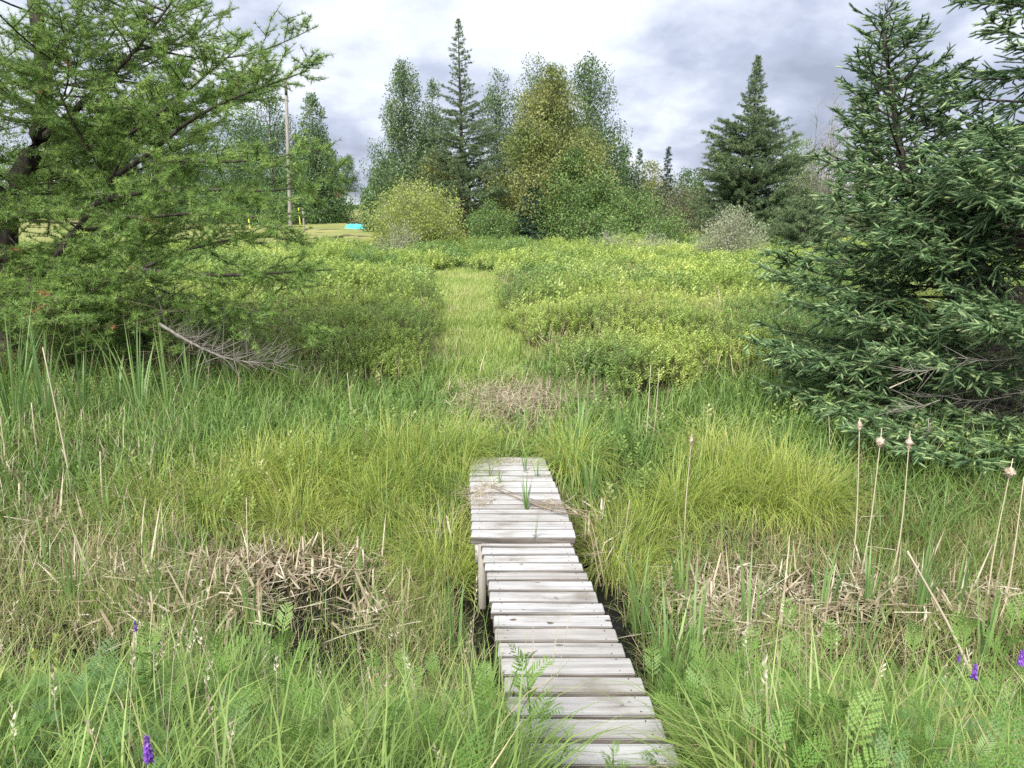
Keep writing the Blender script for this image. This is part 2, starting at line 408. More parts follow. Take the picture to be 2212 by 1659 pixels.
M['pole'] = matte("weathered_pole", [(.3, (.17, .16, .14)), (.6, (.30, .28, .25))], 9, stretch=(1, 1, .15), bump=.2)
M['larch'] = leafmat("larch_needles", [(0, (.07, .145, .035)), (.5, (.14, .255, .06)), (.93, (.23, .36, .09)), (.965, (.30, .19, .09)), (1, (.34, .20, .10))], .38, boost=(1.6, 1.42, 1.5))
M['spruce'] = leafmat("spruce_needles", [(0, (.018, .044, .020)), (.5, (.034, .078, .034)), (.72, (.060, .120, .055)), (1, (.17, .27, .135))], .12, gloss=.03, rough=.4, boost=(2.7, 2.15, 2.0))
M['bog'] = leafmat("bog_shrub_leaves", [(0, (.10, .15, .025)), (.4, (.20, .26, .04)), (.75, (.31, .36, .06)), (1, (.42, .44, .10))], .38, patch=((.095, .17, .04), .30, .7), boost=(1.42, 1.5, 2.2))
M['grass'] = leafmat("green_grass", [(0, (.09, .17, .03)), (.5, (.165, .27, .055)), (.85, (.27, .37, .09)), (.93, (.36, .32, .14)), (1, (.48, .40, .22))], .38)
M['lush'] = leafmat("lush_grass", [(0, (.09, .17, .03)), (.5, (.16, .27, .055)), (.85, (.26, .37, .09)), (.94, (.38, .36, .17)), (1, (.46, .40, .22))], .42, patch=((.115, .23, .05), .8, .6))
M['fineg'] = leafmat("olive_fine_grass", [(0, (.11, .16, .035)), (.4, (.21, .26, .07)), (.7, (.34, .35, .13)), (1, (.52, .46, .28))], .35)
M['sedge'] = leafmat("yellow_green_sedge", [(0, (.18, .24, .04)), (.5, (.31, .37, .06)), (.85, (.46, .48, .12)), (1, (.46, .36, .18))], .38, boost=(1.25, 1.28, 1.6))
M['pathg'] = leafmat("path_grass", [(0, (.17, .27, .05)), (.5, (.27, .39, .08)), (.85, (.40, .46, .14)), (1, (.50, .46, .26))], .42)
M['cattail'] = leafmat("cattail_leaf", [(0, (.08, .17, .045)), (.6, (.15, .27, .07)), (1, (.26, .38, .11))], .35, tip=(.30, .34, .12), tipr=(.85, 1.1))
M['straw'] = leafmat("dead_straw", [(0, (.16, .12, .075)), (.4, (.34, .285, .20)), (.8, (.53, .47, .36)), (1, (.70, .65, .54))], .15, gloss=.02, boost=(1.05, 1.03, 1))
M['tansy'] = leafmat("feathery_green", [(0, (.09, .19, .04)), (.6, (.17, .31, .06)), (1, (.28, .42, .11))], .4, boost=(1.2, 1.15, 1.3))
M['vetch'] = leafmat("grey_green_vetch", [(0, (.09, .19, .055)), (.6, (.16, .29, .085)), (1, (.27, .39, .14))], .35, boost=(1, 1, 1.05))
M['herb'] = leafmat("yellow_green_herb", [(0, (.17, .26, .05)), (1, (.40, .48, .13))], .35)
M['violet'] = leafmat("violet_petals", [(0, (.16, .06, .38)), (.6, (.28, .12, .55)), (1, (.45, .22, .62))], .3, gloss=0, boost=(1, 1, 1))
M['fluff'] = matte("seed_fluff", [(.3, (.30, .21, .14)), (.62, (.66, .56, .45))], 40, bump=.8)
M['maple'] = leafmat("olive_gold_leaves", [(0, (.12, .17, .04)), (.5, (.205, .25, .065)), (1, (.32, .34, .11))], .35, patch=((.10, .17, .035), .35, .8))
M['green'] = leafmat("mid_green_leaves", [(0, (.06, .13, .03)), (.5, (.12, .22, .05)), (1, (.22, .32, .09))], .35)
M['poplar'] = leafmat("grey_green_poplar", [(0, (.05, .10, .045)), (.5, (.10, .17, .075)), (1, (.19, .27, .13))], .3, gloss=.04, boost=(1.3, 1.25, 1.1))
M['dkgreen'] = leafmat("dark_green_leaves", [(0, (.035, .085, .025)), (.6, (.085, .16, .045)), (1, (.15, .24, .07))], .3)
M['larchfar'] = leafmat("tamarack_needles", [(0, (.06, .11, .045)), (.6, (.12, .19, .07)), (1, (.20, .28, .10))], .3)
M['sprucefar'] = leafmat("dark_spruce", [(0, (.012, .030, .018)), (.7, (.03, .065, .036)), (1, (.055, .10, .055))], .1)
M['willow'] = leafmat("pale_willow_leaves", [(0, (.18, .22, .11)), (.6, (.29, .32, .18)), (1, (.44, .45, .29))], .3, boost=(1.2, 1.2, 1.3))
M['yellowsh'] = leafmat("yellow_green_shrub", [(0, (.18, .23, .04)), (.6, (.31, .35, .07)), (1, (.40, .43, .13))], .36, boost=(1.2, 1.25, 1.6))
M['brush'] = leafmat("brown_grey_brush", [(0, (.11, .13, .06)), (1, (.25, .25, .13))], .3, boost=(1.1, 1.15, 1.2))
def flat(name, col, rough=.6, metal=0):
    m, N, L = newmat(name); out = N.new("ShaderNodeOutputMaterial"); b = N.new("ShaderNodeBsdfPrincipled")
    b.inputs["Base Color"].default_value = (*col, 1); b.inputs["Roughness"].default_value = rough; b.inputs["Metallic"].default_value = metal
    L.new(b.outputs[0], out.inputs[0]); return m
M['water'] = flat("bog_water", (.008, .007, .005), .3); M['water'].node_tree.nodes['Principled BSDF'].inputs['Specular IOR Level'].default_value = .12
M['wire'] = flat("cable", (.06, .06, .06), .6)
M['yellow'] = flat("yellow_plastic", (.72, .66, .05), .5)
M['wall'] = matte("pale_siding", [(.3, (.38, .36, .33)), (.6, (.45, .43, .40))], 2, stretch=(.2, .2, 6), bump=0)
M['roof'] = matte("metal_roof", [(.3, (.27, .29, .32)), (.6, (.34, .36, .40))], 1.5, rough=.5, stretch=(6, .3, .3), bump=0)
M['dark'] = flat("dark_glass", (.03, .03, .035), .2)
M['turq'] = matte("turquoise_tarp", [(.3, (.05, .42, .40)), (.6, (.12, .62, .58))], 1.2, bump=.3)

# ------------------------------------------------------------------ setting
def sheet(name, xs, ys, f, mat, kind='structure'):
    X, Y = np.meshgrid(xs, ys); Z = f(X, Y); nx, ny = len(xs), len(ys)
    i = np.arange((nx - 1) * (ny - 1)); r, c = i // (nx - 1), i % (nx - 1)
    q = np.stack([r * nx + c, r * nx + c + 1, (r + 1) * nx + c + 1, (r + 1) * nx + c], 1)
    a = Acc(); a.add(np.stack([X.ravel(), Y.ravel(), Z.ravel()], 1), None, q)
    return tag(obj(name, a, mat, smooth=True), kind=kind)
gx = np.sinh(np.linspace(-5.0, 5.0, 241)) * 10; gx = np.sort(np.r_[gx])
gy = np.r_[np.linspace(-30, 0, 10)[:-1], np.arange(0, 14, .15), np.arange(14, 60, .6), np.geomspace(60, 900, 50)]
sheet("ground", gx, gy, gz, M['soil'])
sheet("lawn", np.linspace(-120, -7.2, 70), np.linspace(42, 165, 80), lambda x, y: gz(x, y) + .03 - .3 * (1 - sstep(43, 47, y + 1.5 * np.sin(x * .4))), M['lawn'])
sheet("ditch_water", np.linspace(-30, 30, 3), np.array([2.6, 4.5, 6.6]), lambda x, y: x * 0 - .47, M['water'])

# ------------------------------------------------------------------ boardwalk
YS = on(1140, 1172, 0)[1]
S1, S2 = .092, .0585
def xl1(y): return 1085 - .161 * (1456 - y)
def xr1(y): return 1260 + .504 * (y - 1226)
def xl2(y): return 1013 + (y - 992) * (1019 - 1013) / 173
def xr2(y): return 1250 - .406 * (1171 - y)
low = lambda px, py: on(px, py, 0, S1, YS)
upp = lambda px, py: on(px, py, .046, S2, YS)
F1 = [1164, 1181, 1198, 1216, 1234.6, 1253.7, 1276, 1301, 1326, 1355, 1386, 1419.6, 1460, 1500, 1548.5, 1600.6, 1656.6, 1716]
F2 = [987, 1005, 1017, 1028, 1040, 1053, 1065, 1080, 1090, 1099.5, 1110, 1126, 1143.5, 1162]
def plank_mesh(L, D, T, seed):
    import bmesh
    r = np.random.default_rng(seed)
    bm = bmesh.new(); bmesh.ops.create_cube(bm, size=1)
    for v in bm.verts: v.co.x *= L; v.co.y *= D; v.co.z *= T
    bmesh.ops.bisect_plane(bm, geom=bm.verts[:] + bm.edges[:] + bm.faces[:], plane_co=(L * .17, 0, 0), plane_no=(1, 0, 0))
    bmesh.ops.bisect_plane(bm, geom=bm.verts[:] + bm.edges[:] + bm.faces[:], plane_co=(-L * .2, 0, 0), plane_no=(1, 0, 0))
    for v in bm.verts: v.co.y += r.uniform(-.003, .003); v.co.z += r.uniform(-.002, .002); v.co.x += r.uniform(-.003, .003)
    bmesh.ops.bevel(bm, geom=[e for e in bm.edges if e.calc_face_angle(0) > .6], offset=.004, segments=2, affect='EDGES')
    me = bpy.data.meshes.new("plank"); bm.to_mesh(me); bm.free()
    return me
def box_(acc, lo, hi):
    x0, y0, z0 = lo; x1, y1, z1 = hi
    acc.add([(x0, y0, z0), (x1, y0, z0), (x1, y1, z0), (x0, y1, z0), (x0, y0, z1), (x1, y0, z1), (x1, y1, z1), (x0, y1, z1)], None,
            [(0, 3, 2, 1), (4, 5, 6, 7), (0, 1, 5, 4), (1, 2, 6, 5), (2, 3, 7, 6), (3, 0, 4, 7)])
def boardwalk(label, F, xl, xr, pl, T, gap):
    a0 = (pl(xl(F[0]), F[0]) + pl(xr(F[-2]), F[-2])) / 2
    root = empty("boardwalk_section", a0, label, "boardwalk", "boardwalk sections crossing the wet ditch")
    axisx = None
    for i in range(len(F) - 1):
        A, B = pl(xl(F[i]), F[i]), pl(xr(F[i]), F[i]); C_, D_ = pl(xl(F[i + 1]), F[i + 1]), pl(xr(F[i + 1]), F[i + 1])
        c = (A + B + C_ + D_) / 4; ex = norm((B - A) + (D_ - C_)); ey = (A + B - C_ - D_) / 2; dep = np.linalg.norm(ey - ex * ey.dot(ex))
        ez = norm(np.cross(ex, ey)); ey = np.cross(ez, ex)
        if ez[2] < 0: ez = -ez
        L = (np.linalg.norm(B - A) + np.linalg.norm(D_ - C_)) / 2 + U(-.004, .004)
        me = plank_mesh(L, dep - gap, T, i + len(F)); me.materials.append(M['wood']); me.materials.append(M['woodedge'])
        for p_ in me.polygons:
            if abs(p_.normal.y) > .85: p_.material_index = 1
        o = bpy.data.objects.new("plank", me); COL.objects.link(o); o.parent = root
        m = Matrix(((ex[0], ey[0], ez[0], 0), (ex[1], ey[1], ez[1], 0), (ex[2], ey[2], ez[2], 0), (0, 0, 0, 1)))
        p = c - ez * T / 2 - a0 + ex * U(-.003, .003) + ez * U(-.003, .003)
        m.translation = Vector(p); o.matrix_local = m @ Matrix.Rotation(U(-.006, .006), 4, 'Z')
        # two nail heads per end
        for sx in (-1, 1):
            for sy in (-.28, .3):
                nb = Acc(); tube(nb, [(0, 0, -.004), (0, 0, .0012)], .0035, 6)
                no = obj("nail", nb, M['barkdark']); no.parent = o
                no.location = (sx * (L / 2 - .06) + U(-.01, .01), sy * dep + U(-.01, .01), T / 2 + .001)
    for f in (.06, .94):
        s = Acc()
        n0 = pl(xl(F[0]), F[0]) * (1 - f) + pl(xr(F[0]), F[0]) * f; n1 = pl(xl(F[-1]), F[-1]) * (1 - f) + pl(xr(F[-1]), F[-1]) * f
        d = norm(n1 - n0); side = norm(np.cross(d, [0, 0, 1])) * .019; dn = np.array([0, 0, -.14]); top = np.array([0, 0, -T - .003])
        n0 = n0 + d * .03; n1 = n1 - d * .02
        V = [n0 + top - side, n0 + top + side, n1 + top + side, n1 + top - side]; V += [v + dn for v in V]
        s.add(V, None, [(0, 1, 2, 3), (7, 6, 5, 4), (0, 4, 5, 1), (1, 5, 6, 2), (2, 6, 7, 3), (3, 7, 4, 0)])
        obj("stringer", s, M['wood'], root)
    return root
BW1 = boardwalk("narrow near run of weathered grey plank boardwalk leading down from the grassy bank", F1, xl1, xr1, low, .038, .025)
BW2 = boardwalk("wider far run of plank boardwalk littered with straw, ending in grass", F2, xl2, xr2, upp, .045, .016)
for px, py in ((1040, 1168), (1228, 1168)):   # support posts under the joint, parts of the far run
    q = upp(px, py); a = Acc(); box_(a, q + [-.025, .03, -.75], q + [.025, .075, -.05]); obj("post", a, M['pole'], BW2)

# ------------------------------------------------------------------ far buildings and pole
def box(acc, lo, hi):
    x0, y0, z0 = lo; x1, y1, z1 = hi
    acc.add([(x0, y0, z0), (x1, y0, z0), (x1, y1, z0), (x0, y1, z0), (x0, y0, z1), (x1, y0, z1), (x1, y1, z1), (x0, y1, z1)], None,
            [(0, 3, 2, 1), (4, 5, 6, 7), (0, 1, 5, 4), (1, 2, 6, 5), (2, 3, 7, 6), (3, 0, 4, 7)])
def house():
    Y = 150; b = at(772, 462, Y); e = at(772, 441, Y)[2]; rdg = at(772, 416, Y)[2]; x1 = at(781, 440, Y)[0]; x0 = x1 - 13; z0 = b[2] - .6
    root = empty("house", ((x0 + x1) / 2, Y, z0), "small pale house with grey metal roof beyond the lawn", "house")
    w = Acc(); d = 8
    w.add([(x0, Y, z0), (x1, Y, z0), (x1, Y + d, z0), (x0, Y + d, z0), (x0, Y, e), (x1, Y, e), (x1, Y + d, e), (x0, Y + d, e), (x0, Y + d / 2, rdg - .1), (x1, Y + d / 2, rdg - .1)],
          [(1, 2, 6), (1, 6, 5), (5, 6, 9), (0, 4, 3), (3, 4, 7), (4, 8, 7)], [(0, 1, 5, 4), (2, 3, 7, 6)])
    obj("wall", w, M['wall'], root)
    r = Acc(); t = .18; ov = .5
    for sy in (0, 1):
        ye, yr = (Y - ov, Y + d / 2) if sy == 0 else (Y + d + ov, Y + d / 2)
        V = [(x0 - ov, ye, e - .15), (x1 + ov, ye, e - .15), (x1 + ov, yr, rdg), (x0 - ov, yr, rdg)]
        r.add(V + [(a, b_, c + t) for a, b_, c in V], None, [(0, 1, 2, 3), (4, 5, 6, 7), (0, 1, 5, 4), (1, 2, 6, 5), (2, 3, 7, 6), (3, 0, 4, 7)])
    obj("roof", r, M['roof'], root)
    for xx, ww in ((x1 - 2.6, 1.1), (x1 - 5.6, 1.4), (x1 - 9, 1.2)):
        wi = Acc(); box(wi, (xx, Y - .06, z0 + 1.5), (xx + ww, Y - .003, z0 + 2.7)); f = obj("window", wi, M['wall'], root)
        p = Acc(); box(p, (xx + .1, Y - .09, z0 + 1.6), (xx + ww - .1, Y - .062, z0 + 2.6)); obj("pane", p, M['dark'], f, origin=root.location)
house()
a = Acc()
Y = 62.0; c0 = at(742, 473, Y); c1 = at(790, 473, Y); z0 = gz((c0[0] + c1[0]) / 2, Y)
tl, tr = at(747, 462, Y + 1.5), at(789, 463, Y + 1.5)
def pool():
    cx = (c0[0] + c1[0]) / 2; z0 = float(gz(cx, Y)); hw = (c1[0] - c0[0]) / 2
    root = empty("covered_trailer", (cx, Y, z0), "low turquoise tarp covered heap at the far lawn edge", "tarp")
    n = 14; V = []; h = .42
    for j in range(5):
        for i in range(n):
            fx, fy = i / (n - 1), j / 4
            z = h * (1 - .35 * abs(2 * fy - 1)) * (1 + .08 * math.sin(i * 1.9 + j)) * (1 if 0 < i < n - 1 and 0 < j < 4 else .02)
            V.append((cx - hw + 2 * hw * fx, Y + 1.6 * fy, z0 + max(z, .02)))
    q = [(j * n + i, j * n + i + 1, (j + 1) * n + i + 1, (j + 1) * n + i) for j in range(4) for i in range(n - 1)]
    t = Acc(); t.add(V, None, q); obj("tarp_cover", t, M['turq'], root)
    e = Acc(); box(e, (cx - hw * .9, Y + .7, z0 + h * .95), (cx + hw * .9, Y + .85, z0 + h * 1.1)); obj("ridge_board", e, M['barkdark'], root)
pool()
def utility_pole():
    Y = 60; b = at(626, 470, Y); t = at(617, 168, Y); g = float(gz(b[0], Y)); b[2] = g - .2
    root = empty("utility_pole", (b[0], Y, g), "tall weathered grey utility pole rising behind the larch", "utility pole")
    p = Acc(); tube(p, [b, b * .5 + t * .5, t], [.16, .14, .11], 10); obj("pole_shaft", p, M['pole'], root)
    c = Acc(); box(c, (t[0] - .09, Y - .16, t[2] - 1.2), (t[0] + .09, Y - .115, t[2] - .55)); obj("bracket", c, M['wire'], root)
    for k, (e0, e1) in enumerate((((430, -10), 30), ((395, 110), 30))):
        w = Acc(); A = at(*e0, e1); s = np.linspace(0, 1, 24)[:, None]; T = t - [0, 0, .3 + .8 * k]
        pts = A * (1 - s) + T * s; pts[:, 2] -= .5 * 4 * (s * (1 - s))[:, 0]
        tube(w, pts, .011, 4); o = obj("overhead_wire", w, M['wire'])
        tag(o, ("upper" if k == 0 else "lower") + " thin dark overhead wire running up from the utility pole", "wire")
    # guy markers
    for px, pb, h in ((648, 468, .95), (538, 465, .75)):
        q = at(px, pb, 61); gq = float(gz(q[0], 61)); a = Acc()
        tube(a, [(q[0], 61, gq - .1), (q[0] - .08, 61, gq + h * 1.7)], .045, 8)
        tag(obj("guy_marker", a, M['yellow'], origin=(q[0], 61, gq)), "yellow guy wire marker " + ("beside the utility pole base" if px > 600 else "standing left of the utility pole behind larch twigs"), "marker", "yellow guy markers by the pole")
    q = at(656, 472, 60.5); a = Acc(); gq = float(gz(q[0], 60.5)); tube(a, [(q[0], 60.5, gq - .1), (q[0] - .03, 60.5, gq + 1.6)], [.07, .06], 8)
    tag(obj("fence_post", a, M['pole'], origin=(q[0], 60.5, gq)), "short grey post right of the utility pole base", "post")
utility_pole()

# ------------------------------------------------------------------ trees
def thing_tree(name, label, cat, base, group=None): return empty(name, base, label, cat, group)
def prof_fn(pts):
    a = np.array(pts, float); return lambda t: np.interp(t, a[:, 0], a[:, 1])
def tree(name, label, base, Ht, prof, leafm, barkm='bark', nb=90, up=.5, leaf=None, size=.13, per=180, fine=1, clus=6, cr=.35, rt=None, lean=0, inner=.35, group=None, droop=0, cat="tree", trunk_to=.97, hmin=None, needle=False, multi=1):
    """tapered trunk, limbs to sampled tips on the crown profile, foliage clumps on the limbs"""
    base = np.array(base, float); root = thing_tree(name, label, cat, base, group)
    f = prof_fn(prof); rt = rt or Ht * .012
    tr = Acc(); cr_ = Acc()
    stems = []
    for m in range(multi):
        n = 10; zz = np.linspace(0, 1, n); wob = np.cumsum(rng.normal(0, .012 * Ht / n ** .5, (n, 2)), 0); wob -= wob[0]
        off = (rng.normal(0, .22, 2) * Ht * .35 if multi > 1 else np.zeros(2))
        P = np.stack([base[0] + lean * Ht * zz + wob[:, 0] * .6 + off[0] * zz, base[1] + wob[:, 1] * .6 + off[1] * zz, base[2] - .15 + Ht * trunk_to * zz * (1 if m == 0 else U(.6, .95))], 1)
        tube(tr, P, rt * (1 - .93 * zz ** .9) / (1 if multi == 1 else 1.6), 7); stems.append(P)
    lo = prof[0][0]; tt = lo + (1 - lo) * np.sort(rng.random(nb) ** .9)
    w = f(tt)
    az = np.arange(nb) * 2.39996 + rng.normal(0, .4, nb)
    rr = 1.3 * w * np.where(rng.random(nb) < inner, U(.35, .85, nb), U(.85, 1.1, nb))
    CP, CD, CS = [], [], []
    for i in range(nb):
        P = stems[i % multi]; zt = tt[i] * Ht
        za = max(zt - rr[i] * math.tan(up), (lo * .6) * Ht)
        za = min(za, Ht * .96); s_ = np.interp(za, P[:, 2] - base[2], np.arange(len(P)))
        k = int(min(s_, len(P) - 2)); A = P[k] + (P[k + 1] - P[k]) * (s_ - k)
        tip = np.array([P[min(k + 1, len(P) - 1)][0] + rr[i] * math.cos(az[i]), P[min(k + 1, len(P) - 1)][1] + rr[i] * math.sin(az[i]), base[2] + zt])
        mid = (A + tip) / 2 + np.array([0, 0, (-.10 if up > 0.15 else .06) * rr[i]]) + rng.normal(0, .05, 3) * rr[i]
        if droop: tip = tip - np.array([0, 0, droop * rr[i]])
        pts = resample([A, mid, tip], 6)
        tube(tr, pts, np.linspace(max(.008, rt * .30 * (rr[i] / max(w.max(), .1)) * 1.2), .005, 6), 4)
        m = max(2, int(clus * (.4 + rr[i] / max(w.max(), .1)))); s = U(.25, 1.0, m) ** .8
        q = np.stack([np.interp(s * 5, np.arange(6), pts[:, j]) for j in range(3)], 1)
        d = norm(tip - A); CP.append(q); CD.append(np.broadcast_to(d, (m, 3))); CS.append(cr * (.55 + .6 * (1 - s) + .25 * rng.random(m)) * (.5 + .7 * rr[i] / max(w.max(), .1)))
    CP = np.concatenate(CP); CD = np.concatenate(CD); CS = np.concatenate(CS)
    if Ht > 2.5: per = int(per * 1.75); size = size * .86
    n = per * nb; idx = rng.choice(len(CP), n, p=(CS ** 1.6) / (CS ** 1.6).sum())
    g = rng.normal(0, 1, (n, 3)); g = g / np.maximum(1, np.linalg.norm(g, axis=1, keepdims=True) / 1.5)
    if needle: g[:, 2] *= .35
    pos = CP[idx] + g * CS[idx][:, None] * .80
    # twigs to a share of leaves
    k = idx[::25]; strips(tr, CP[k], pos[::25], .006, .003)
    zd = norm(rng.normal(0, 1, (n, 3)) + np.array([0, 0, .35]) + CD[idx] * .5)
    clr = np.clip(.5 + .23 * rng.normal(size=len(CP))[idx] + rng.normal(0, .11, n), 0, 1)
    R = frames(zd, U(0, 6.28, n)); tm = leaf if isinstance(leaf, list) else [leaf or LEAF]
    ch = rng.integers(0, len(tm), n)
    for j, T in enumerate(tm):
        k = ch == j; scatter(cr_, T, pos[k], R[k], size * U(.7, 1.3, k.sum()), clr[k])
    obj("trunk", tr, M[barkm], root, smooth=True); obj("crown", cr_, M[leafm], root)
    return root
def conifer(name, label, base, Ht, prof, leafm, barkm='barkdark', nb=110, size=.13, gap=.10, tilt=0.12, sec=.34, density=1.0, group=None, tuft=None, lean=0, rt=None, cat="tree", lo=.05, bare=.12, wf=1.12, needle=False):
    """straight leader, near-level boughs with side sprays carrying needle tufts"""
    base = np.array(base, float); root = thing_tree(name, label, cat, base, group)
    f = prof_fn(prof); rt = rt or Ht * .011; tr, cr_ = Acc(), Acc(); tuft = tuft or TUFT_FAR
    zz = np.linspace(0, 1, 9); wob = np.cumsum(rng.normal(0, .01 * Ht / 3, (9, 2)), 0) * .4; wob -= wob[0]
    P = np.stack([base[0] + wob[:, 0] + lean * Ht * zz, base[1] + wob[:, 1], base[2] - .15 + Ht * zz], 1)
    tube(tr, P, rt * (1 - .95 * zz), 7)
    T0 = lo + (1 - lo) * (np.arange(nb) + rng.random(nb)) / nb
    P0, P1, DD = [], [], []
    for i in range(nb):
        t = T0[i]; L = wf * f(t) * (U(.5, 1.2) if needle else U(.7, 1.12)); az = i * 2.39996 + rng.normal(0, .3)
        if L < .05: continue
        A = np.array([np.interp(t, zz, P[:, j]) for j in range(3)]); e = tilt + .5 * max(0, t - .75) + rng.normal(0, .08)
        d = np.array([math.cos(az) * math.cos(e), math.sin(az) * math.cos(e), math.sin(e)])
        tip = A + d * L + np.array([0, 0, .06 * L]); mid = A + d * L * .5 - np.array([0, 0, .04 * L])
        pts = resample([A, mid, tip], 6); tube(tr, pts, np.linspace(max(.006, rt * .22 * L / max(1, f(.2))), .004, 6), 4)
        ns = max(3, int(L / .16 * density)); s = np.sort(U(bare, 1.0, ns))
        q = np.stack([np.interp(s * 5, np.arange(6), pts[:, j]) for j in range(3)], 1)
        sd_ = np.array([-d[1], d[0], 0]); sg = np.where(np.arange(ns) % 2 == 0, 1.0, -1.0)[:, None]
        dd = norm(d * .75 + sd_ * sg * .8 + np.stack([np.zeros(ns), np.zeros(ns), rng.normal(-.05, .22, ns)], 1))
        ll = sec * L * (1.05 - s * .75) * U(.6, 1.2, ns) + .10
        P0.append(q); P1.append(q + dd * ll[:, None]); P0.append(pts[2:-1]); P1.append(pts[3:])
    P0 = np.concatenate(P0); P1 = np.concatenate(P1); strips(tr, P0, P1, .006, .003)
    ln = np.linalg.norm(P1 - P0, axis=1); n = np.maximum(1, (ln / gap).astype(int)); idx = np.repeat(np.arange(len(P0)), n)
    u = rng.random(len(idx))[:, None]; pos = P0[idx] * (1 - u) + P1[idx] * u + rng.normal(0, .025, (len(idx), 3)); d = norm((P1 - P0)[idx])
    zd = norm(d * .4 + rng.normal(0, .6, d.shape) + [0, 0, .35]); R = frames(zd, U(0, 6.28, len(idx))); ch = rng.integers(0, len(tuft), len(idx))
    clr = np.clip(.5 + .2 * rng.normal(size=len(P0))[idx] + rng.normal(0, .15, len(idx)), 0, 1)
    for j, T in enumerate(tuft):
        k = ch == j; scatter(cr_, T, pos[k], R[k], size * U(.75, 1.25, k.sum()), clr[k])
    obj("trunk", tr, M[barkm], root, smooth=True); obj("crown", cr_, M[leafm], root)
    return root
def gp(px, Y):                                     # ground point below pixel column px
    x = (px - 1106) / 1659 * (Y * ct + H * st) ; return np.array([x, Y, float(gz(x, Y))])
def ht(px, py, Y): return at(px, py, Y)[2] - gp(px, Y)[2]
def wid(dpx, Y): return dpx / 1659 * Y
GC = "tall trees of the central clump beyond the bog"
# central clump
Y = 47
tree("poplar_tree", "grey green columnar poplar at the left end of the central clump", gp(885, Y), ht(872, 128, Y), [(.10, wid(40, Y)), (.3, wid(62, Y)), (.5, wid(56, Y)), (.75, wid(34, Y)), (.9, wid(20, Y)), (1, wid(6, Y))], 'poplar', nb=90, up=1.0, per=190, size=.15, cr=.55, clus=7, group=GC, lean=-.012)
tree("poplar_tree", "slim grey green poplar tucked between left poplar and pointed tamarack", gp(940, Y + 2), ht(945, 175, Y + 2), [(.2, wid(24, Y)), (.5, wid(34, Y)), (.8, wid(20, Y)), (1, wid(5, Y))], 'poplar', nb=50, up=1.0, per=150, size=.14, cr=.42, group=GC)
Y = 44
conifer("tamarack_tree", "tallest pointed tamarack with bare lower trunk in the central clump", gp(1003, Y), ht(992, 35, Y), [(.08, 0), (.12, wid(50, Y)), (.2, wid(95, Y)), (.42, wid(86, Y)), (.55, wid(60, Y)), (.68, wid(30, Y)), (.85, wid(19, Y)), (.95, wid(7, Y)), (1, .05)], 'larchfar', nb=160, size=.12, gap=.05, wf=1.25, needle=True, tilt=.22, group=GC, lo=.09, rt=.19, lean=-.008, sec=.40)
Y = 50
tree("poplar_tree", "airy poplar with open top between tamarack and golden tree", gp(1082, Y), ht(1085, 150, Y), [(.2, wid(30, Y)), (.5, wid(44, Y)), (.8, wid(30, Y)), (1, wid(8, Y))], 'poplar', nb=60, up=1.0, per=120, size=.15, cr=.45, group=GC)
tree("poplar_tree", "light green poplar whose top shows behind the golden tree", gp(1160, Y + 3), ht(1160, 118, Y + 3), [(.3, wid(60, Y)), (.6, wid(56, Y)), (.85, wid(40, Y)), (1, wid(12, Y))], 'poplar', nb=60, up=1.0, per=110, size=.15, cr=.5, group=GC)
tree("poplar_tree", "full dark green poplar right of the golden tree", gp(1262, Y + 1), ht(1235, 118, Y + 1), [(.12, wid(48, Y)), (.35, wid(66, Y)), (.6, wid(58, Y)), (.8, wid(46, Y)), (.93, wid(28, Y)), (1, wid(9, Y))], 'dkgreen', nb=110, up=1.0, per=190, size=.16, cr=.6, clus=7, group=GC)
Y = 43.5
tree("maple_tree", "broad olive gold leafed tree at the heart of the clump", gp(1190, Y), ht(1195, 143, Y), [(.12, wid(84, Y)), (.28, wid(108, Y)), (.45, wid(100, Y)), (.65, wid(76, Y)), (.82, wid(46, Y)), (.94, wid(24, Y)), (1, wid(8, Y))], 'maple', nb=190, up=.75, per=230, size=.15, cr=.55, clus=8, group=GC, inner=.4)
Y = 41.5
tree("maple_tree", "rounded mid green tree fronting the golden one", gp(1240, Y), ht(1240, 325, Y), [(.02, wid(60, Y)), (.3, wid(84, Y)), (.6, wid(76, Y)), (.85, wid(44, Y)), (1, wid(12, Y))], 'green', nb=110, up=.6, per=200, size=.13, cr=.5, clus=7, group=GC, inner=.4)
Y = 41
conifer("spruce_tree", "small dark spruce at the foot of the golden tree", gp(1150, Y), ht(1150, 385, Y), [(.0, wid(58, Y)), (.4, wid(44, Y)), (.8, wid(22, Y)), (1, .05)], 'sprucefar', nb=90, size=.16, gap=.055, tilt=-.1, lo=.02, sec=.42, group=GC)
tree("shrub", "round green bush left of the small dark spruce", gp(1062, 40), ht(1062, 432, 40), [(.05, wid(38, 40)), (.5, wid(44, 40)), (.85, wid(24, 40)), (1, wid(6, 40))], 'green', nb=60, up=.7, per=130, size=.11, cr=.38, cat="bush", group="bushes at the foot of the trees", multi=3)
tree("shrub", "olive bush behind the tall tamarack trunk", gp(962, 45), ht(965, 320, 45), [(.1, wid(50, 45)), (.5, wid(62, 45)), (.85, wid(40, 45)), (1, wid(10, 45))], 'maple', nb=70, up=.6, per=120, size=.13, cr=.5, cat="bush", group="bushes at the foot of the trees", multi=3)
tree("shrub", "wide soft green bush at the right foot of the clump", gp(1365, 41), ht(1375, 405, 41), [(.05, wid(74, 41)), (.45, wid(78, 41)), (.8, wid(48, 41)), (1, wid(12, 41))], 'green', nb=90, up=.6, per=150, size=.12, cr=.45, cat="bush", group="bushes at the foot of the trees", multi=4)
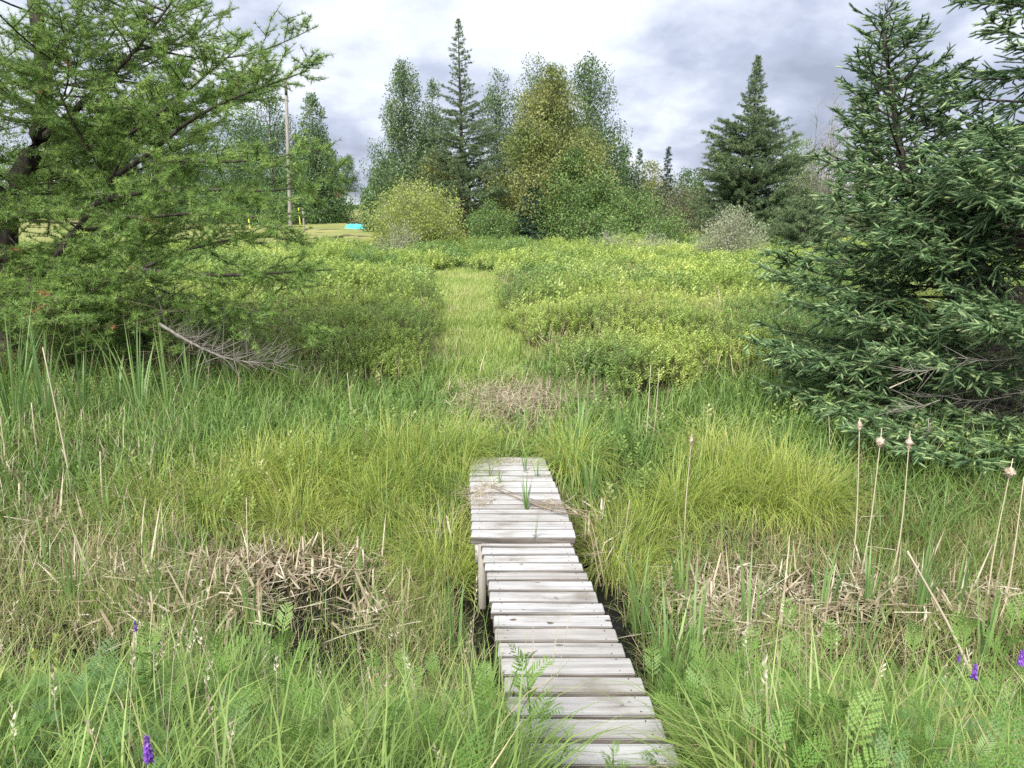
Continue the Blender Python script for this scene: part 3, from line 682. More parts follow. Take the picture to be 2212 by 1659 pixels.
tree("shrub", "low leafy thicket right of the small dark spruce", gp(1285, 39), ht(1285, 452, 39), [(.05, wid(70, 39)), (.5, wid(70, 39)), (.85, wid(46, 39)), (1, wid(12, 39))], 'green', nb=60, up=.6, per=130, size=.11, cr=.38, cat="bush", group="bushes at the foot of the trees", multi=4)
# right of the clump
Y = 55
tree("aspen_tree", "small pale aspen just right of the clump", gp(1340, Y), ht(1335, 300, Y), [(.15, wid(26, Y)), (.5, wid(30, Y)), (.85, wid(16, Y)), (1, wid(4, Y))], 'poplar', nb=45, up=.9, per=110, size=.15, cr=.45)
conifer("tamarack_tree", "small tamarack with thin tip right of the clump", gp(1375, Y), ht(1373, 318, Y), [(.05, wid(34, Y)), (.5, wid(24, Y)), (.8, wid(10, Y)), (1, .05)], 'larchfar', nb=70, size=.19, gap=.09)
conifer("spruce_tree", "slender lone spruce standing in the sky gap", gp(1436, 58), ht(1434, 312, 58), [(.05, wid(26, 58)), (.4, wid(20, 58)), (.8, wid(9, 58)), (1, .05)], 'sprucefar', nb=70, size=.2, gap=.08, tilt=-.05)
Y = 44
conifer("tamarack_tree", "broad dense tamarack with spire top right of the sky gap", gp(1603, Y), ht(1634, 118, Y), [(.05, wid(96, Y)), (.25, wid(108, Y)), (.45, wid(104, Y)), (.58, wid(80, Y)), (.66, wid(62, Y)), (.72, wid(30, Y)), (.86, wid(19, Y)), (1, .05)], 'larchfar', nb=290, size=.12, gap=.042, wf=1.05, needle=True, tilt=.25, lo=.05, lean=.012, rt=.16, sec=.42)
tree("shrub", "dusty pale willow bush standing in the yellow bog", gp(1578, 29), ht(1585, 440, 29), [(.03, wid(44, 29)), (.35, wid(58, 29)), (.7, wid(44, 29)), (1, wid(12, 29))], 'willow', nb=110, up=.8, per=150, size=.085, cr=.34, cat="bush", multi=5, barkm='greytwig', leaf=LEAFN, rt=.03)
tree("shrub", "tall yellow green shrub left of the path end", gp(902, 35), ht(905, 388, 35), [(.03, wid(58, 35)), (.3, wid(80, 35)), (.6, wid(80, 35)), (.85, wid(52, 35)), (1, wid(14, 35))], 'yellowsh', nb=130, up=.8, per=170, size=.10, cr=.4, cat="bush", multi=6, rt=.05, barkm='greytwig')
tree("shrub", "small dusty bush at the foot of the tall yellow green shrub", gp(870, 32), ht(870, 478, 32), [(.03, wid(50, 32)), (.5, wid(54, 32)), (1, wid(12, 32))], 'willow', nb=50, up=.8, per=80, size=.085, cr=.32, cat="bush", multi=4, rt=.025, barkm='greytwig', leaf=LEAFN)
for px, py, w_, Y, lb in ((1060, 556, 44, 27.5, "dark leafy low bush right of the path end"), (985, 545, 40, 29, "green low bush left of the path end"), (1150, 566, 40, 26.5, "second leafy bush right of the path end"), (690, 668, 70, 12.2, "bright green leafy bush between larch boughs and path")):
    tree("shrub", lb, gp(px, Y), ht(px, py, Y), [(.05, wid(w_, Y)), (.6, wid(w_ * .9, Y)), (1, wid(w_ * .3, Y))], 'green', nb=40, up=.7, per=90, size=.075 if Y > 20 else .045, cr=.22, cat="bush", multi=4, rt=.015, barkm='twig')
for px, py, w_, Y, lb in ((1320, 500, 60, 33, "pale grey green bush in the bog below the tree clump"), (1410, 505, 50, 33.5, "pale bush beside its twin in the bog")):
    tree("shrub", lb, gp(px, Y), ht(px, py, Y), [(.03, wid(w_, Y)), (.6, wid(w_ * .9, Y)), (1, wid(14, Y))], 'willow', nb=50, up=.7, per=80, size=.085, cr=.32, cat="bush", multi=4, rt=.02, barkm='greytwig', leaf=LEAFN)
conifer("tamarack_tree", "low soft tamarack thicket between willow bush and spruce", gp(1730, 36), ht(1725, 400, 36), [(.0, wid(96, 36)), (.4, wid(88, 36)), (.75, wid(44, 36)), (1, .05)], 'larchfar', nb=110, size=.14, gap=.06, lo=.02)
tree("brush_thicket", "brownish bare brush behind the low tamarack thicket", gp(1760, 48), ht(1760, 290, 48), [(.05, wid(90, 48)), (.5, wid(84, 48)), (.9, wid(46, 48)), (1, wid(14, 48))], 'brush', nb=120, up=.9, per=45, size=.12, cr=.5, cat="bush", multi=5, barkm='greytwig', rt=.06)
tree("brush_thicket", "olive brown scrub filling the sky gap below the lone spruce", gp(1475, 52), ht(1475, 385, 52), [(.05, wid(70, 52)), (.5, wid(66, 52)), (.9, wid(40, 52)), (1, wid(12, 52))], 'brush', nb=80, up=.8, per=70, size=.14, cr=.5, cat="bush", multi=5, barkm='twig')
Y = 40
conifer("tamarack_tree", "thin airy tamarack rising behind the big spruce", gp(1862, Y), ht(1866, -60, Y), [(.12, wid(90, Y)), (.45, wid(78, Y)), (.6, wid(60, Y)), (.8, wid(40, Y)), (1, wid(12, Y))], 'larchfar', nb=130, size=.13, gap=.13, sec=.3, rt=.12)
conifer("tamarack_tree", "green tamarack seen below spruce boughs at the edge", gp(2050, 34), ht(2050, 300, 34), [(.0, wid(150, 34)), (.5, wid(110, 34)), (1, .1)], 'larchfar', nb=120, size=.14, gap=.08)
def bare_tree(label, px, pt, Y, n=34):
    b = gp(px, Y); h = ht(px, pt, Y); root = empty("bare_tree", b, label, "tree", "bare dead saplings by the big spruce"); a = Acc(); tw = a
    zz = np.linspace(0, 1, 7)[:, None]; P = b + np.array([0, 0, h]) * zz + np.cumsum(rng.normal(0, .05, (7, 3)), 0) * [1, 1, 0]
    tube(a, P, np.linspace(.055, .006, 7), 6)
    for i in range(n):
        t = U(.3, .98); A = np.array([np.interp(t, zz[:, 0], P[:, j]) for j in range(3)]); az = U(0, 6.28); L = h * .16 * (1.15 - t) + .15
        d = np.array([math.cos(az) * .8, math.sin(az) * .8, .55]); pts = resample([A, A + d * L * .5, A + d * L + [0, 0, .12 * L]], 4); tube(tw, pts, np.linspace(.014, .004, 4), 4)
        q = pts[rng.integers(1, 4, 5)]; strips(tw, q, q + norm(d + rng.normal(0, .6, (5, 3))) * U(.15, .5, 5)[:, None] * min(L, 1), .006, .003)
    obj("trunk", a, M['greytwig'], root)
for px, pt, lb in ((1738, 205, "tall bare grey sapling, leftmost of the dead stand"), (1772, 170, "tallest bare grey sapling beside the thin tamarack"), (1796, 215, "bare sapling closest to the thin airy tamarack"), (1757, 250, "short bare sapling standing between two taller ones"), (1812, 262, "shortest bare sapling half behind the spruce tip")):
    bare_tree(lb, px, pt, 46 + U(-1, 1))
tree("scrub_tree", "dark rounded tree filling the gap right of the slender spruce", gp(1480, 60), ht(1478, 368, 60), [(.03, wid(48, 60)), (.5, wid(50, 60)), (.85, wid(30, 60)), (1, wid(8, 60))], 'dkgreen', nb=60, up=.8, per=130, size=.19, cr=.6)
tree("scrub_tree", "olive tree between pale aspen and slender spruce", gp(1402, 60), ht(1402, 350, 60), [(.03, wid(40, 60)), (.5, wid(40, 60)), (.85, wid(22, 60)), (1, wid(8, 60))], 'maple', nb=60, up=.8, per=120, size=.18, cr=.55)
tree("scrub_tree", "green tree between broad tamarack and bare saplings", gp(1715, 56), ht(1712, 300, 56), [(.03, wid(44, 56)), (.5, wid(46, 56)), (.85, wid(28, 56)), (1, wid(8, 56))], 'green', nb=60, up=.8, per=110, size=.18, cr=.55)
# left background
for px, pt, Y, w_, mat, lb in ((690, 205, 72, 40, 'poplar', "slender pale aspen right of the utility pole"), (655, 290, 78, 34, 'poplar', "shorter aspen touching the utility pole line"),
        (600, 150, 80, 60, 'dkgreen', "tall dark tree directly behind the utility pole"), (708, 290, 80, 26, 'poplar', "low aspen at the right foot of the slender one"), (540, 215, 82, 60, 'dkgreen', "dark broad tree left of the utility pole"),
        (455, 260, 84, 64, 'dkgreen', "dark tree beyond the lawn behind larch twigs"), (360, 250, 84, 66, 'green', "green tree far left beyond the lawn"), (255, 270, 86, 70, 'dkgreen', "dark tree at the far left lawn edge"),
        (757, 335, 172, 26, 'dkgreen', "small tree above the house roof"), (822, 365, 90, 26, 'dkgreen', "low dark tree right of the house"), (838, 350, 66, 34, 'poplar', "low poplar between house and central clump"), (140, 260, 86, 70, 'green', "leafy tree behind the leaning larch trunk"), (40, 270, 86, 70, 'dkgreen', "dark tree at the extreme left edge behind the larch")):
    tree("background_tree", lb, gp(px, Y), ht(px, pt, Y), [(.03 if px > 700 else .05, wid(w_ * .9, Y)), (.4, wid(w_, Y)), (.75, wid(w_ * .62, Y)), (1, wid(6, Y))], mat, nb=70, up=.9, per=130, size=.24, cr=.8 if w_ > 40 else .55, group="trees along the far side of the lawn")
for px, pt, Y, w_, lb in ((830, 395, 58, 28, "small dark conifer right of the turquoise tarp"), (570, 395, 70, 60, "low hedge like bush left of the pole base"), (690, 395, 72, 60, "low bush right of the pole base"), (460, 400, 72, 70, "low bush behind the sunlit lawn"), (752, 452, 130, 30, "shrubs in front of the house wall"), (340, 400, 74, 70, "low bush far left behind the larch")):
    tree("shrub", lb, gp(px, Y), ht(px, pt, Y), [(.02, wid(w_, Y)), (.5, wid(w_ * .95, Y)), (.85, wid(w_ * .6, Y)), (1, wid(8, Y))], 'dkgreen', nb=60, up=.6, per=100, size=.22, cr=.6, cat="bush", multi=3, group="low growth along the far lawn edge")
# far wood on the skyline
def far_wood():
    a, t = Acc(), Acc()
    for k in range(150):
        Y = U(100, 170); px = U(-700, 2900)
        if 640 < px < 830: Y += 90
        b = gp(px, Y); h = U(5, 9.5) * (1 if px > 850 else .9); r = U(1.6, 2.8); n = 420
        zt = rng.random(n) ** .8; rr = r * np.interp(zt, [0, .3, .7, 1], [.8, 1, .6, .05]) * np.sqrt(rng.random(n)); az = U(0, 6.28, n)
        pos = b + np.stack([rr * np.cos(az), rr * np.sin(az), zt * h], 1)
        scatter(a, LEAF, pos, frames(norm(rng.normal(0, 1, (n, 3)) + [0, 0, .4]), U(0, 6.28, n)), U(.35, .8, n), np.clip(rng.normal(.5, .2) + rng.normal(0, .15, n), 0, 1))
        tube(t, [b, b + [0, 0, h * .8]], [.12, .03], 5)
    o = obj("far_woods", a, M['dkgreen']); tag(o, "low distant wood along the horizon behind all trees", "woods", kind='stuff')
    obj("trunks", t, M['barkdark'], o)
far_wood()

# ------------------------------------------------------------------ leaning larch on the near left
def twiggy(limbs, tr, cr_, seg, tuftT, size, gap, bare=.2, side_len=.42, flat=.25, up=.08, sub=3, dens=1.0, colb=0.5, ntwig=.16):
    """dress hand laid limbs: side twigs, twiglets, needle clusters"""
    P0, P1, dead = [], [], []
    for pts, r0, bare_ in limbs:
        n = max(5, int(np.linalg.norm(np.diff(pts, axis=0), axis=1).sum() / seg)); P = resample(pts, n); tube(tr, P, np.linspace(r0 * .62, .005, n), 6)
        L = np.linalg.norm(np.diff(P, axis=0), axis=1).sum(); hi = np.mean(P[:, 2]) > 3.9; m = int(L / ntwig * dens * (.5 if hi else 1)); s = np.sort(U(bare_, 1, m))
        q = np.stack([np.interp(s * (n - 1), np.arange(n), P[:, j]) for j in range(3)], 1)
        d = np.stack([np.interp(s * (n - 1), np.arange(n), np.gradient(P[:, j])) for j in range(3)], 1); d = norm(d)
        sv = norm(np.cross(d, [0, 0, 1.0]) + 1e-6); sg = np.where(rng.random(m) < .5, 1.0, -1.0)[:, None]
        dd = norm(d * U(.35, .9, (m, 1)) + sv * sg * U(.6, 1.0, (m, 1)) + np.stack([np.zeros(m), np.zeros(m), rng.normal(up, flat, m)], 1))
        ll = np.clip(side_len * (1.1 - .55 * s) * U(.5, 1.25, m) * min(1, L / 2.2 + .3), .08, 1.4)
        e = q + dd * ll[:, None]; midp = (q + e) / 2 - np.array([0, 0, 1]) * (ll * .04)[:, None]
        P0 += [q, midp]; P1 += [midp, e]
        for _ in range(sub):
            u = U(.25, .95, (m, 1)); a = q * (1 - u) + e * u; sg2 = np.where(rng.random(m) < .5, 1.0, -1.0)[:, None]
            d2 = norm(dd * .7 + np.cross(dd, norm(rng.normal(0, .35, (m, 3)) + [0, 0, 1])) * sg2 * .8 + rng.normal(0, .2, (m, 3)))
            P0.append(a); P1.append(a + d2 * (ll * U(.25, .55, m))[:, None])
        k = np.arange(int(n * .55), n - 1); P0.append(P[k]); P1.append(P[k + 1])
    P0 = np.concatenate(P0); P1 = np.concatenate(P1); strips(tr, P0, P1, .0055, .0025)
    ln = np.linalg.norm(P1 - P0, axis=1); c = np.maximum(1, (ln / gap).astype(int)); idx = np.repeat(np.arange(len(P0)), c)
    u = rng.random(len(idx))[:, None]; pos = P0[idx] * (1 - u) + P1[idx] * u; d = norm((P1 - P0)[idx])
    zd = norm(d * .35 + rng.normal(0, .5, d.shape) + [0, 0, .45]); R = frames(zd, U(0, 6.28, len(idx))); ch = rng.integers(0, len(tuftT), len(idx))
    pc = np.clip(colb + .17 * rng.normal(size=len(P0)), 0, .92); pc[rng.random(len(P0)) < .0025] = 1.0
    clr = pc[idx]; clr = np.where(clr < .93, np.clip(clr + rng.normal(0, .1, len(idx)), 0, .92), clr)
    for j, T in enumerate(tuftT):
        k = ch == j; scatter(cr_, T, pos[k], R[k], size * U(.8, 1.25, k.sum()), clr[k])
def larch():
    Y0 = 10.6; b = at(20, 800, Y0); b[2] = float(gz(b[0], Y0)) - .1
    root = empty("larch_tree", (b[0], b[1], b[2] + .1), "leaning feathery green larch filling the left side", "tree")
    tr, cr_ = Acc(), Acc()
    A = lambda *p: [at(x, y, Yy) for x, y, Yy in p]
    main = [b] + A((10, 620, 10.6), (15, 420, 10.6), (55, 362, 10.6), (84, 310, 10.6), (100, 210, 10.6), (92, 110, 10.6), (72, 0, 10.6), (60, -130, 10.6), (50, -300, 10.6))
    tube(tr, resample(main, 30), np.linspace(.19, .05, 30), 9)
    limbs = [  # polyline, radius, bare share
        (A((100, 145, 10.6), (148, 92, 10.4), (178, 35, 10.3), (190, -60, 10.2), (200, -160, 10.2)), .075, .25),
        (A((90, 300, 10.6), (160, 240, 10.3), (232, 168, 10.0), (288, 122, 9.9), (320, 72, 9.8), (365, 12, 9.8), (420, -60, 9.7)), .085, .35),
        (A((60, 640, 10.5), (110, 570, 10.0), (160, 500, 9.7), (213, 437, 9.5), (255, 375, 9.4), (262, 320, 9.4), (300, 262, 9.3), (330, 205, 9.3)), .10, .35),
        (A((255, 377, 9.4), (330, 330, 9.2), (400, 262, 9.0), (470, 225, 8.9), (560, 190, 8.8), (628, 165, 8.8), (668, 152, 8.8)), .055, .15),
        (A((213, 437, 9.5), (300, 412, 9.2), (420, 408, 8.9), (520, 412, 8.7), (640, 415, 8.6), (700, 392, 8.6)), .06, .15),
        (A((60, 690, 10.5), (85, 668, 10.1), (133, 646, 9.8), (190, 618, 9.5), (240, 588, 9.3), (300, 583, 9.1)), .09, .4),
        (A((300, 583, 9.1), (400, 592, 8.9), (470, 596, 8.8), (540, 594, 8.7), (640, 586, 8.6), (728, 582, 8.6)), .05, .1),
        (A((300, 583, 9.1), (380, 540, 9.2), (480, 520, 9.3), (580, 500, 9.4), (640, 520, 9.4)), .035, .1),
        (A((100, 690, 10.3), (200, 690, 9.8), (300, 680, 9.4), (420, 670, 9.0), (520, 660, 8.8), (620, 690, 8.7), (700, 720, 8.7)), .05, .25),
        (A((15, 420, 10.6), (-60, 350, 10.2), (-160, 300, 9.8), (-260, 280, 9.6)), .07, .2),
        (A((10, 560, 10.6), (-80, 540, 9.8), (-200, 560, 9.0)), .07, .2),
        (A((200, 455, 9.5), (260, 470, 9.0), (340, 470, 8.7), (420, 455, 8.4), (500, 470, 8.3), (560, 455, 8.2), (620, 480, 8.2), (640, 520, 8.2)), .04, .15),
        (A((240, 400, 9.4), (200, 330, 9.0), (160, 280, 8.7), (120, 200, 8.4), (110, 140, 8.4)), .045, .2),
        (A((310, 350, 9.3), (380, 345, 9.0), (460, 350, 8.7), (560, 350, 8.5), (650, 330, 8.4)), .04, .12),
        (A((280, 290, 9.3), (340, 250, 9.0), (400, 205, 8.8), (450, 150, 8.7), (515, 120, 8.6), (525, 95, 8.6)), .04, .15),
    ]
    # further boughs all round the trunk and stems
    for i in range(70):
        t = rng.random() ** 1.25; stem = [main, limbs[1][0], limbs[2][0]][i % 3 if i % 4 else 0]
        P = resample(stem, 40); k = int(4 + t * 33); az = rng.uniform(-3.1, 3.1) if i % 3 else rng.uniform(-1.2, .6)
        L = U(1.2, 2.9) * (1.1 - .45 * t); e = rng.normal(.05 + .25 * t, .2)
        d = np.array([math.cos(az) * math.cos(e), math.sin(az) * math.cos(e), math.sin(e)]); A0 = P[k]
        if A0[2] < .8 or (abs(az + 1.57) < .7 and A0[2] < 3.4): continue
        side = np.array([-d[1], d[0], 0]) * rng.normal(0, .15) * L
        limbs.append(([A0, A0 + d * L * .35 + side - [0, 0, .05 * L], A0 + d * L * .7 + side, A0 + d * L + [0, 0, .12 * L]], .022, .15))
    # hanging lower curtains near the ground on the left
    for i in range(26):
        A0 = at(U(-60, 330), U(560, 700), U(9.2, 10.6)); az = rng.uniform(-2.6, .4); L = U(.7, 1.5); d = np.array([math.cos(az), math.sin(az), -.35])
        limbs.append(([A0, A0 + d * L * .5 + [0, 0, .06], A0 + d * L], .015, .05))
    twiggy(limbs, tr, cr_, .25, TUFT, .058, .030, sub=5, side_len=.75, flat=.34, up=.05, ntwig=.085, colb=.55)
    obj("trunk", tr, M['barkdark'], root, smooth=True); obj("crown", cr_, M['larch'], root)
    # dead grey bough hanging near the ground
    D = Acc(); P = resample([at(345, 700, 9.0), at(420, 745, 8.6), at(500, 780, 8.4), at(590, 785, 8.3)], 12); tube(D, P, np.linspace(.022, .005, 12), 6)
    for i in range(150):
        q = P[rng.integers(1, 12)]; d = norm(np.array([U(-.2, 1.1), U(-.6, .4), U(-.35, .75)])); L = U(.15, .62)
        pp = resample([q, q + d * L * .5, q + d * L + [0, 0, U(-.1, .1)]], 5); tube(D, pp, np.linspace(.004, .0014, 5), 4)
    o = obj("dead_bough", D, M['deadwood'], root); o["label"] = "bleached bare dead bough near the ground"
    D = Acc()
    for i in range(420):
        q = at(U(-40, 620), U(640, 850), U(8.9, 11.2)); q[2] = max(q[2], float(gz(q[0], q[1])))
        az = U(0, 6.28); L = U(.25, .9); d = np.array([math.cos(az), math.sin(az), U(-.3, .5)])
        pp = resample([q, q + d * L * .5 + rng.normal(0, .03, 3), q + d * L], 4); tube(D, pp, np.linspace(.006, .002, 4), 3)
    obj("dead_twigs", D, M['twig'], root)
larch()

# ------------------------------------------------------------------ big spruce on the near right
def spruce():
    Y0 = 8.4; b = at(2330, 1000, Y0); b[2] = float(gz(b[0], Y0)) - .1
    root = empty("spruce_tree", (b[0], b[1], b[2] + .1), "big dark spruce with pale tips crowding the right side", "tree")
    tr, cr_, mos = Acc(), Acc(), Acc(); P0, P1, TW, PT = [], [], [], []
    def bough(A, tip, r0=.03, bare=.35, secL=.5, dens=1.0):
        A = np.array(A); tip = np.array(tip); L = np.linalg.norm(tip - A)
        mid = A * .5 + tip * .5 + np.array([0, 0, -.05 * L]); q3 = A * .2 + tip * .8 - np.array([0, 0, .06 * L])
        n = 12; P = resample([A, mid, q3, tip], n); tube(tr, P, np.linspace(r0 * .7, .005, n), 6)
        m = int(L * (1 - bare) / .036 * dens); s = np.sort(U(bare, 1, m)); q = np.stack([np.interp(s * (n - 1), np.arange(n), P[:, j]) for j in range(3)], 1)
        d = norm(np.stack([np.interp(s * (n - 1), np.arange(n), np.gradient(P[:, j])) for j in range(3)], 1)); sv = norm(np.cross(d, [0, 0, 1.0]))
        sg = np.where(np.arange(m) % 2 == 0, 1.0, -1.0)[:, None]
        dd = norm(d * .75 + sv * sg * U(.6, 1.0, (m, 1)) + np.stack([np.zeros(m)] * 2 + [np.where(rng.random(m) < .22, -.75, .0) + rng.normal(-.05, .22, m)], 1))
        ll = np.clip(secL * (1.15 - s) ** .8 * U(.6, 1.2, m), .07, .8); e = q + dd * ll[:, None]
        P0.append(q); P1.append(e); TW.append(np.zeros(m)); P0.append(P[int(n * bare):-1]); P1.append(P[int(n * bare) + 1:]); TW.append(np.zeros(n - 1 - int(n * bare)))
        for _ in range(4):
            u = U(.2, 1.0, (m, 1)); a = q * (1 - u) + e * u; sg2 = np.where(rng.random(m) < .5, 1.0, -1.0)[:, None]
            up_ = norm(rng.normal(0, .3, (m, 3)) + [0, 0, 1]); d2 = norm(dd * .8 + np.cross(dd, up_) * sg2 * .7 + np.stack([np.zeros(m)] * 2 + [rng.normal(.02, .2, m)], 1))
            P0.append(a); P1.append(a + d2 * np.clip(ll * U(.25, .5, m), .06, .28)[:, None]); TW.append(np.ones(m))
        # dead brown inner twigs
        k = int(10 * bare * L); s = U(.05, max(.1, bare), k); a = np.stack([np.interp(s * (n - 1), np.arange(n), P[:, j]) for j in range(3)], 1)
        PT.append(np.concatenate([a, a + norm(rng.normal(0, 1, (k, 3)) * [1, 1, .5] + d[:1]) * U(.15, .55, k)[:, None]], 1))
    # main trunk: a whorled cone of boughs
    top = b + np.array([-.25, .1, 10.5]); zz = np.linspace(0, 1, 12)[:, None]; tube(tr, b + (top - b) * zz, np.linspace(.17, .03, 12), 9)
    f = prof_fn([(0, 2.2), (.1, 3.0), (.2, 3.1), (.27, 2.5), (.34, 2.15), (.5, 1.95), (.7, 1.3), (1, .15)])
    for i in range(150):
        t = .03 + .9 * (i + rng.random()) / 150; A = b + (top - b) * t; az = i * 2.39996
        rel = (az % 6.283); left = math.cos(rel) < .35 or math.sin(rel) < -.6
        if not left and i % 2: continue
        L = f(t) * U(.72, 1.0); e = -.12 + .5 * t + rng.normal(0, .07)
        bough(A, A + np.array([math.cos(az) * L * math.cos(e), math.sin(az) * L * math.cos(e), L * math.sin(e)]), .032, .3 + .2 * (t < .3), .5 + .1 * (t < .5))
    # second leader leaning left and its boughs
    s0 = b + np.array([-.5, .6, .6]); s1 = at(1960, 420, 9.4); s2 = at(1905, 30, 9.6); S = resample([b + np.array([0, .2, .4]), at(2160, 620, 9.1), s1, at(1925, 200, 9.6), s2], 24)
    tube(tr, S, np.linspace(.12, .012, 24), 8)
    f2 = prof_fn([(0, 0.4), (.25, 1.0), (.45, 1.35), (.6, 1.15), (.8, .75), (1, .12)])
    for i in range(90):
        t = .2 + .79 * (i + rng.random()) / 90; k = t * 23; A = np.array([np.interp(k, np.arange(24), S[:, j]) for j in range(3)]); az = i * 2.39996
        L = f2(t) * U(.7, 1.1); e = .0 + .75 * t + rng.normal(0, .08); dx = math.cos(az) * math.cos(e)
        bough(A, A + np.array([dx * L + .10 * L, math.sin(az) * math.cos(e) * L, L * math.sin(e)]), .02, .22, .42)
    # individual boughs seen in the photo
    for (x0, y0, Ya), (x1, y1, Yb), br in (((2290, 640, 8.5), (1640, 575, 8.2), .42), ((2290, 690, 8.4), (1700, 640, 7.9), .4), ((2290, 720, 8.3), (1622, 735, 7.9), .45), ((2290, 760, 8.3), (1650, 770, 8.3), .45), ((2290, 780, 8.3), (1665, 830, 8.0), .45),
            ((2290, 500, 8.5), (1680, 545, 8.5), .4), ((2290, 420, 8.6), (1765, 340, 8.5), .3), ((2280, 470, 8.5), (1790, 420, 7.9), .3), ((2280, 520, 8.4), (1800, 480, 7.6), .3), ((2280, 850, 8.2), (1795, 880, 6.9), .5), ((2290, 840, 8.2), (1850, 930, 6.6), .55), ((2290, 850, 8.2), (1960, 950, 6.5), .6), ((2320, 880, 8.2), (2075, 945, 6.5), .55), ((2330, 900, 8.2), (2170, 965, 6.3), .5),
            ((2300, 640, 8.4), (2060, 655, 6.8), .5), ((2300, 610, 8.4), (2130, 700, 6.5), .5), ((2300, 380, 8.5), (2030, 330, 7.2), .3), ((2300, 420, 8.5), (2100, 390, 6.8), .3), ((2300, 340, 8.5), (2130, 270, 6.9), .3), ((2310, 1040, 8.0), (2080, 1100, 6.3), .4), ((2310, 1040, 8.0), (2130, 1150, 6.1), .4), ((2300, 990, 8.0), (2000, 1040, 6.9), .5), ((2290, 760, 8.4), (1900, 740, 7.2), .5)):
        bough(at(x0, y0, Ya), at(x1, y1, Yb), .03, br, .70, 1.2)
        A1 = at(x1, y1, Yb); bough(at(x0, y0 - 15, Ya + .2), A1 + np.array([.25, .5, .10]), .026, br, .62, 1.0); bough(at(x0, y0 + 10, Ya - .2), A1 + np.array([.32, -.38, -.06]), .026, br, .6, 1.0)
    P0 = np.concatenate(P0); P1 = np.concatenate(P1); TW = np.concatenate(TW); strips(tr, P0, P1, .004, .003)
    ln = np.linalg.norm(P1 - P0, axis=1); seg = .066; c = np.maximum(1, np.round(ln / seg).astype(int)); idx = np.repeat(np.arange(len(P0)), c)
    j = np.arange(len(idx)) - np.repeat(np.cumsum(c) - c, c); u = (j / c[idx])[:, None]; pos = P0[idx] * (1 - u) + P1[idx] * u; d = (P1 - P0)[idx] / c[idx][:, None]
    last = (j == c[idx] - 1) & (TW[idx] > .5); clr = np.where(last, U(.45, .95, len(idx)), np.clip(.36 + rng.normal(0, .17, len(idx)), 0, .7))
    ch = rng.integers(0, 3, len(idx)); sz = np.linalg.norm(d, axis=1) * 1.2; sz = np.clip(sz, .058, .092)
    R = frames(norm(d), U(0, 6.28, len(idx)))
    for k_, T in enumerate(BRUSH):
        k = ch == k_; scatter(cr_, T, pos[k], R[k], sz[k], clr[k])
    PT = np.concatenate(PT); dt = Acc(); strips(dt, PT[:, :3], PT[:, 3:], .0035, .0015)
    a = PT[:, :3]; e = PT[:, 3:]; 
    for _ in range(2):
        u = U(.3, 1, (len(a), 1)); q = a * (1 - u) + e * u; strips(dt, q, q + norm((e - a) + rng.normal(0, .25, a.shape)) * .16, .003, .0015)
    obj("trunk", tr, M['barkdark'], root, smooth=True); obj("crown", cr_, M['spruce'], root)
    # bare grey twigs hanging in the hollow under the boughs
    for i in range(26):
        q = at(U(1990, 2300), U(720, 930), U(6.9, 8.2)); az = U(2.2, 4.6); L = U(.3, .8); d0 = np.array([math.cos(az), math.sin(az) * .6, U(-.35, .1)])
        pp = resample([q, q + d0 * L * .5 - [0, 0, .04], q + d0 * L], 7); tube(dt, pp, np.linspace(.006, .0015, 7), 4)
        for j in range(16):
            a = pp[rng.integers(1, 6)]; dd = norm(d0 + rng.normal(0, .5, 3)); strips(dt, [a], [a + dd * U(.12, .35)], .003, .0012)
    obj("dead_twigs", dt, M['greytwig'], root)
    return len(idx)
NSP = spruce()

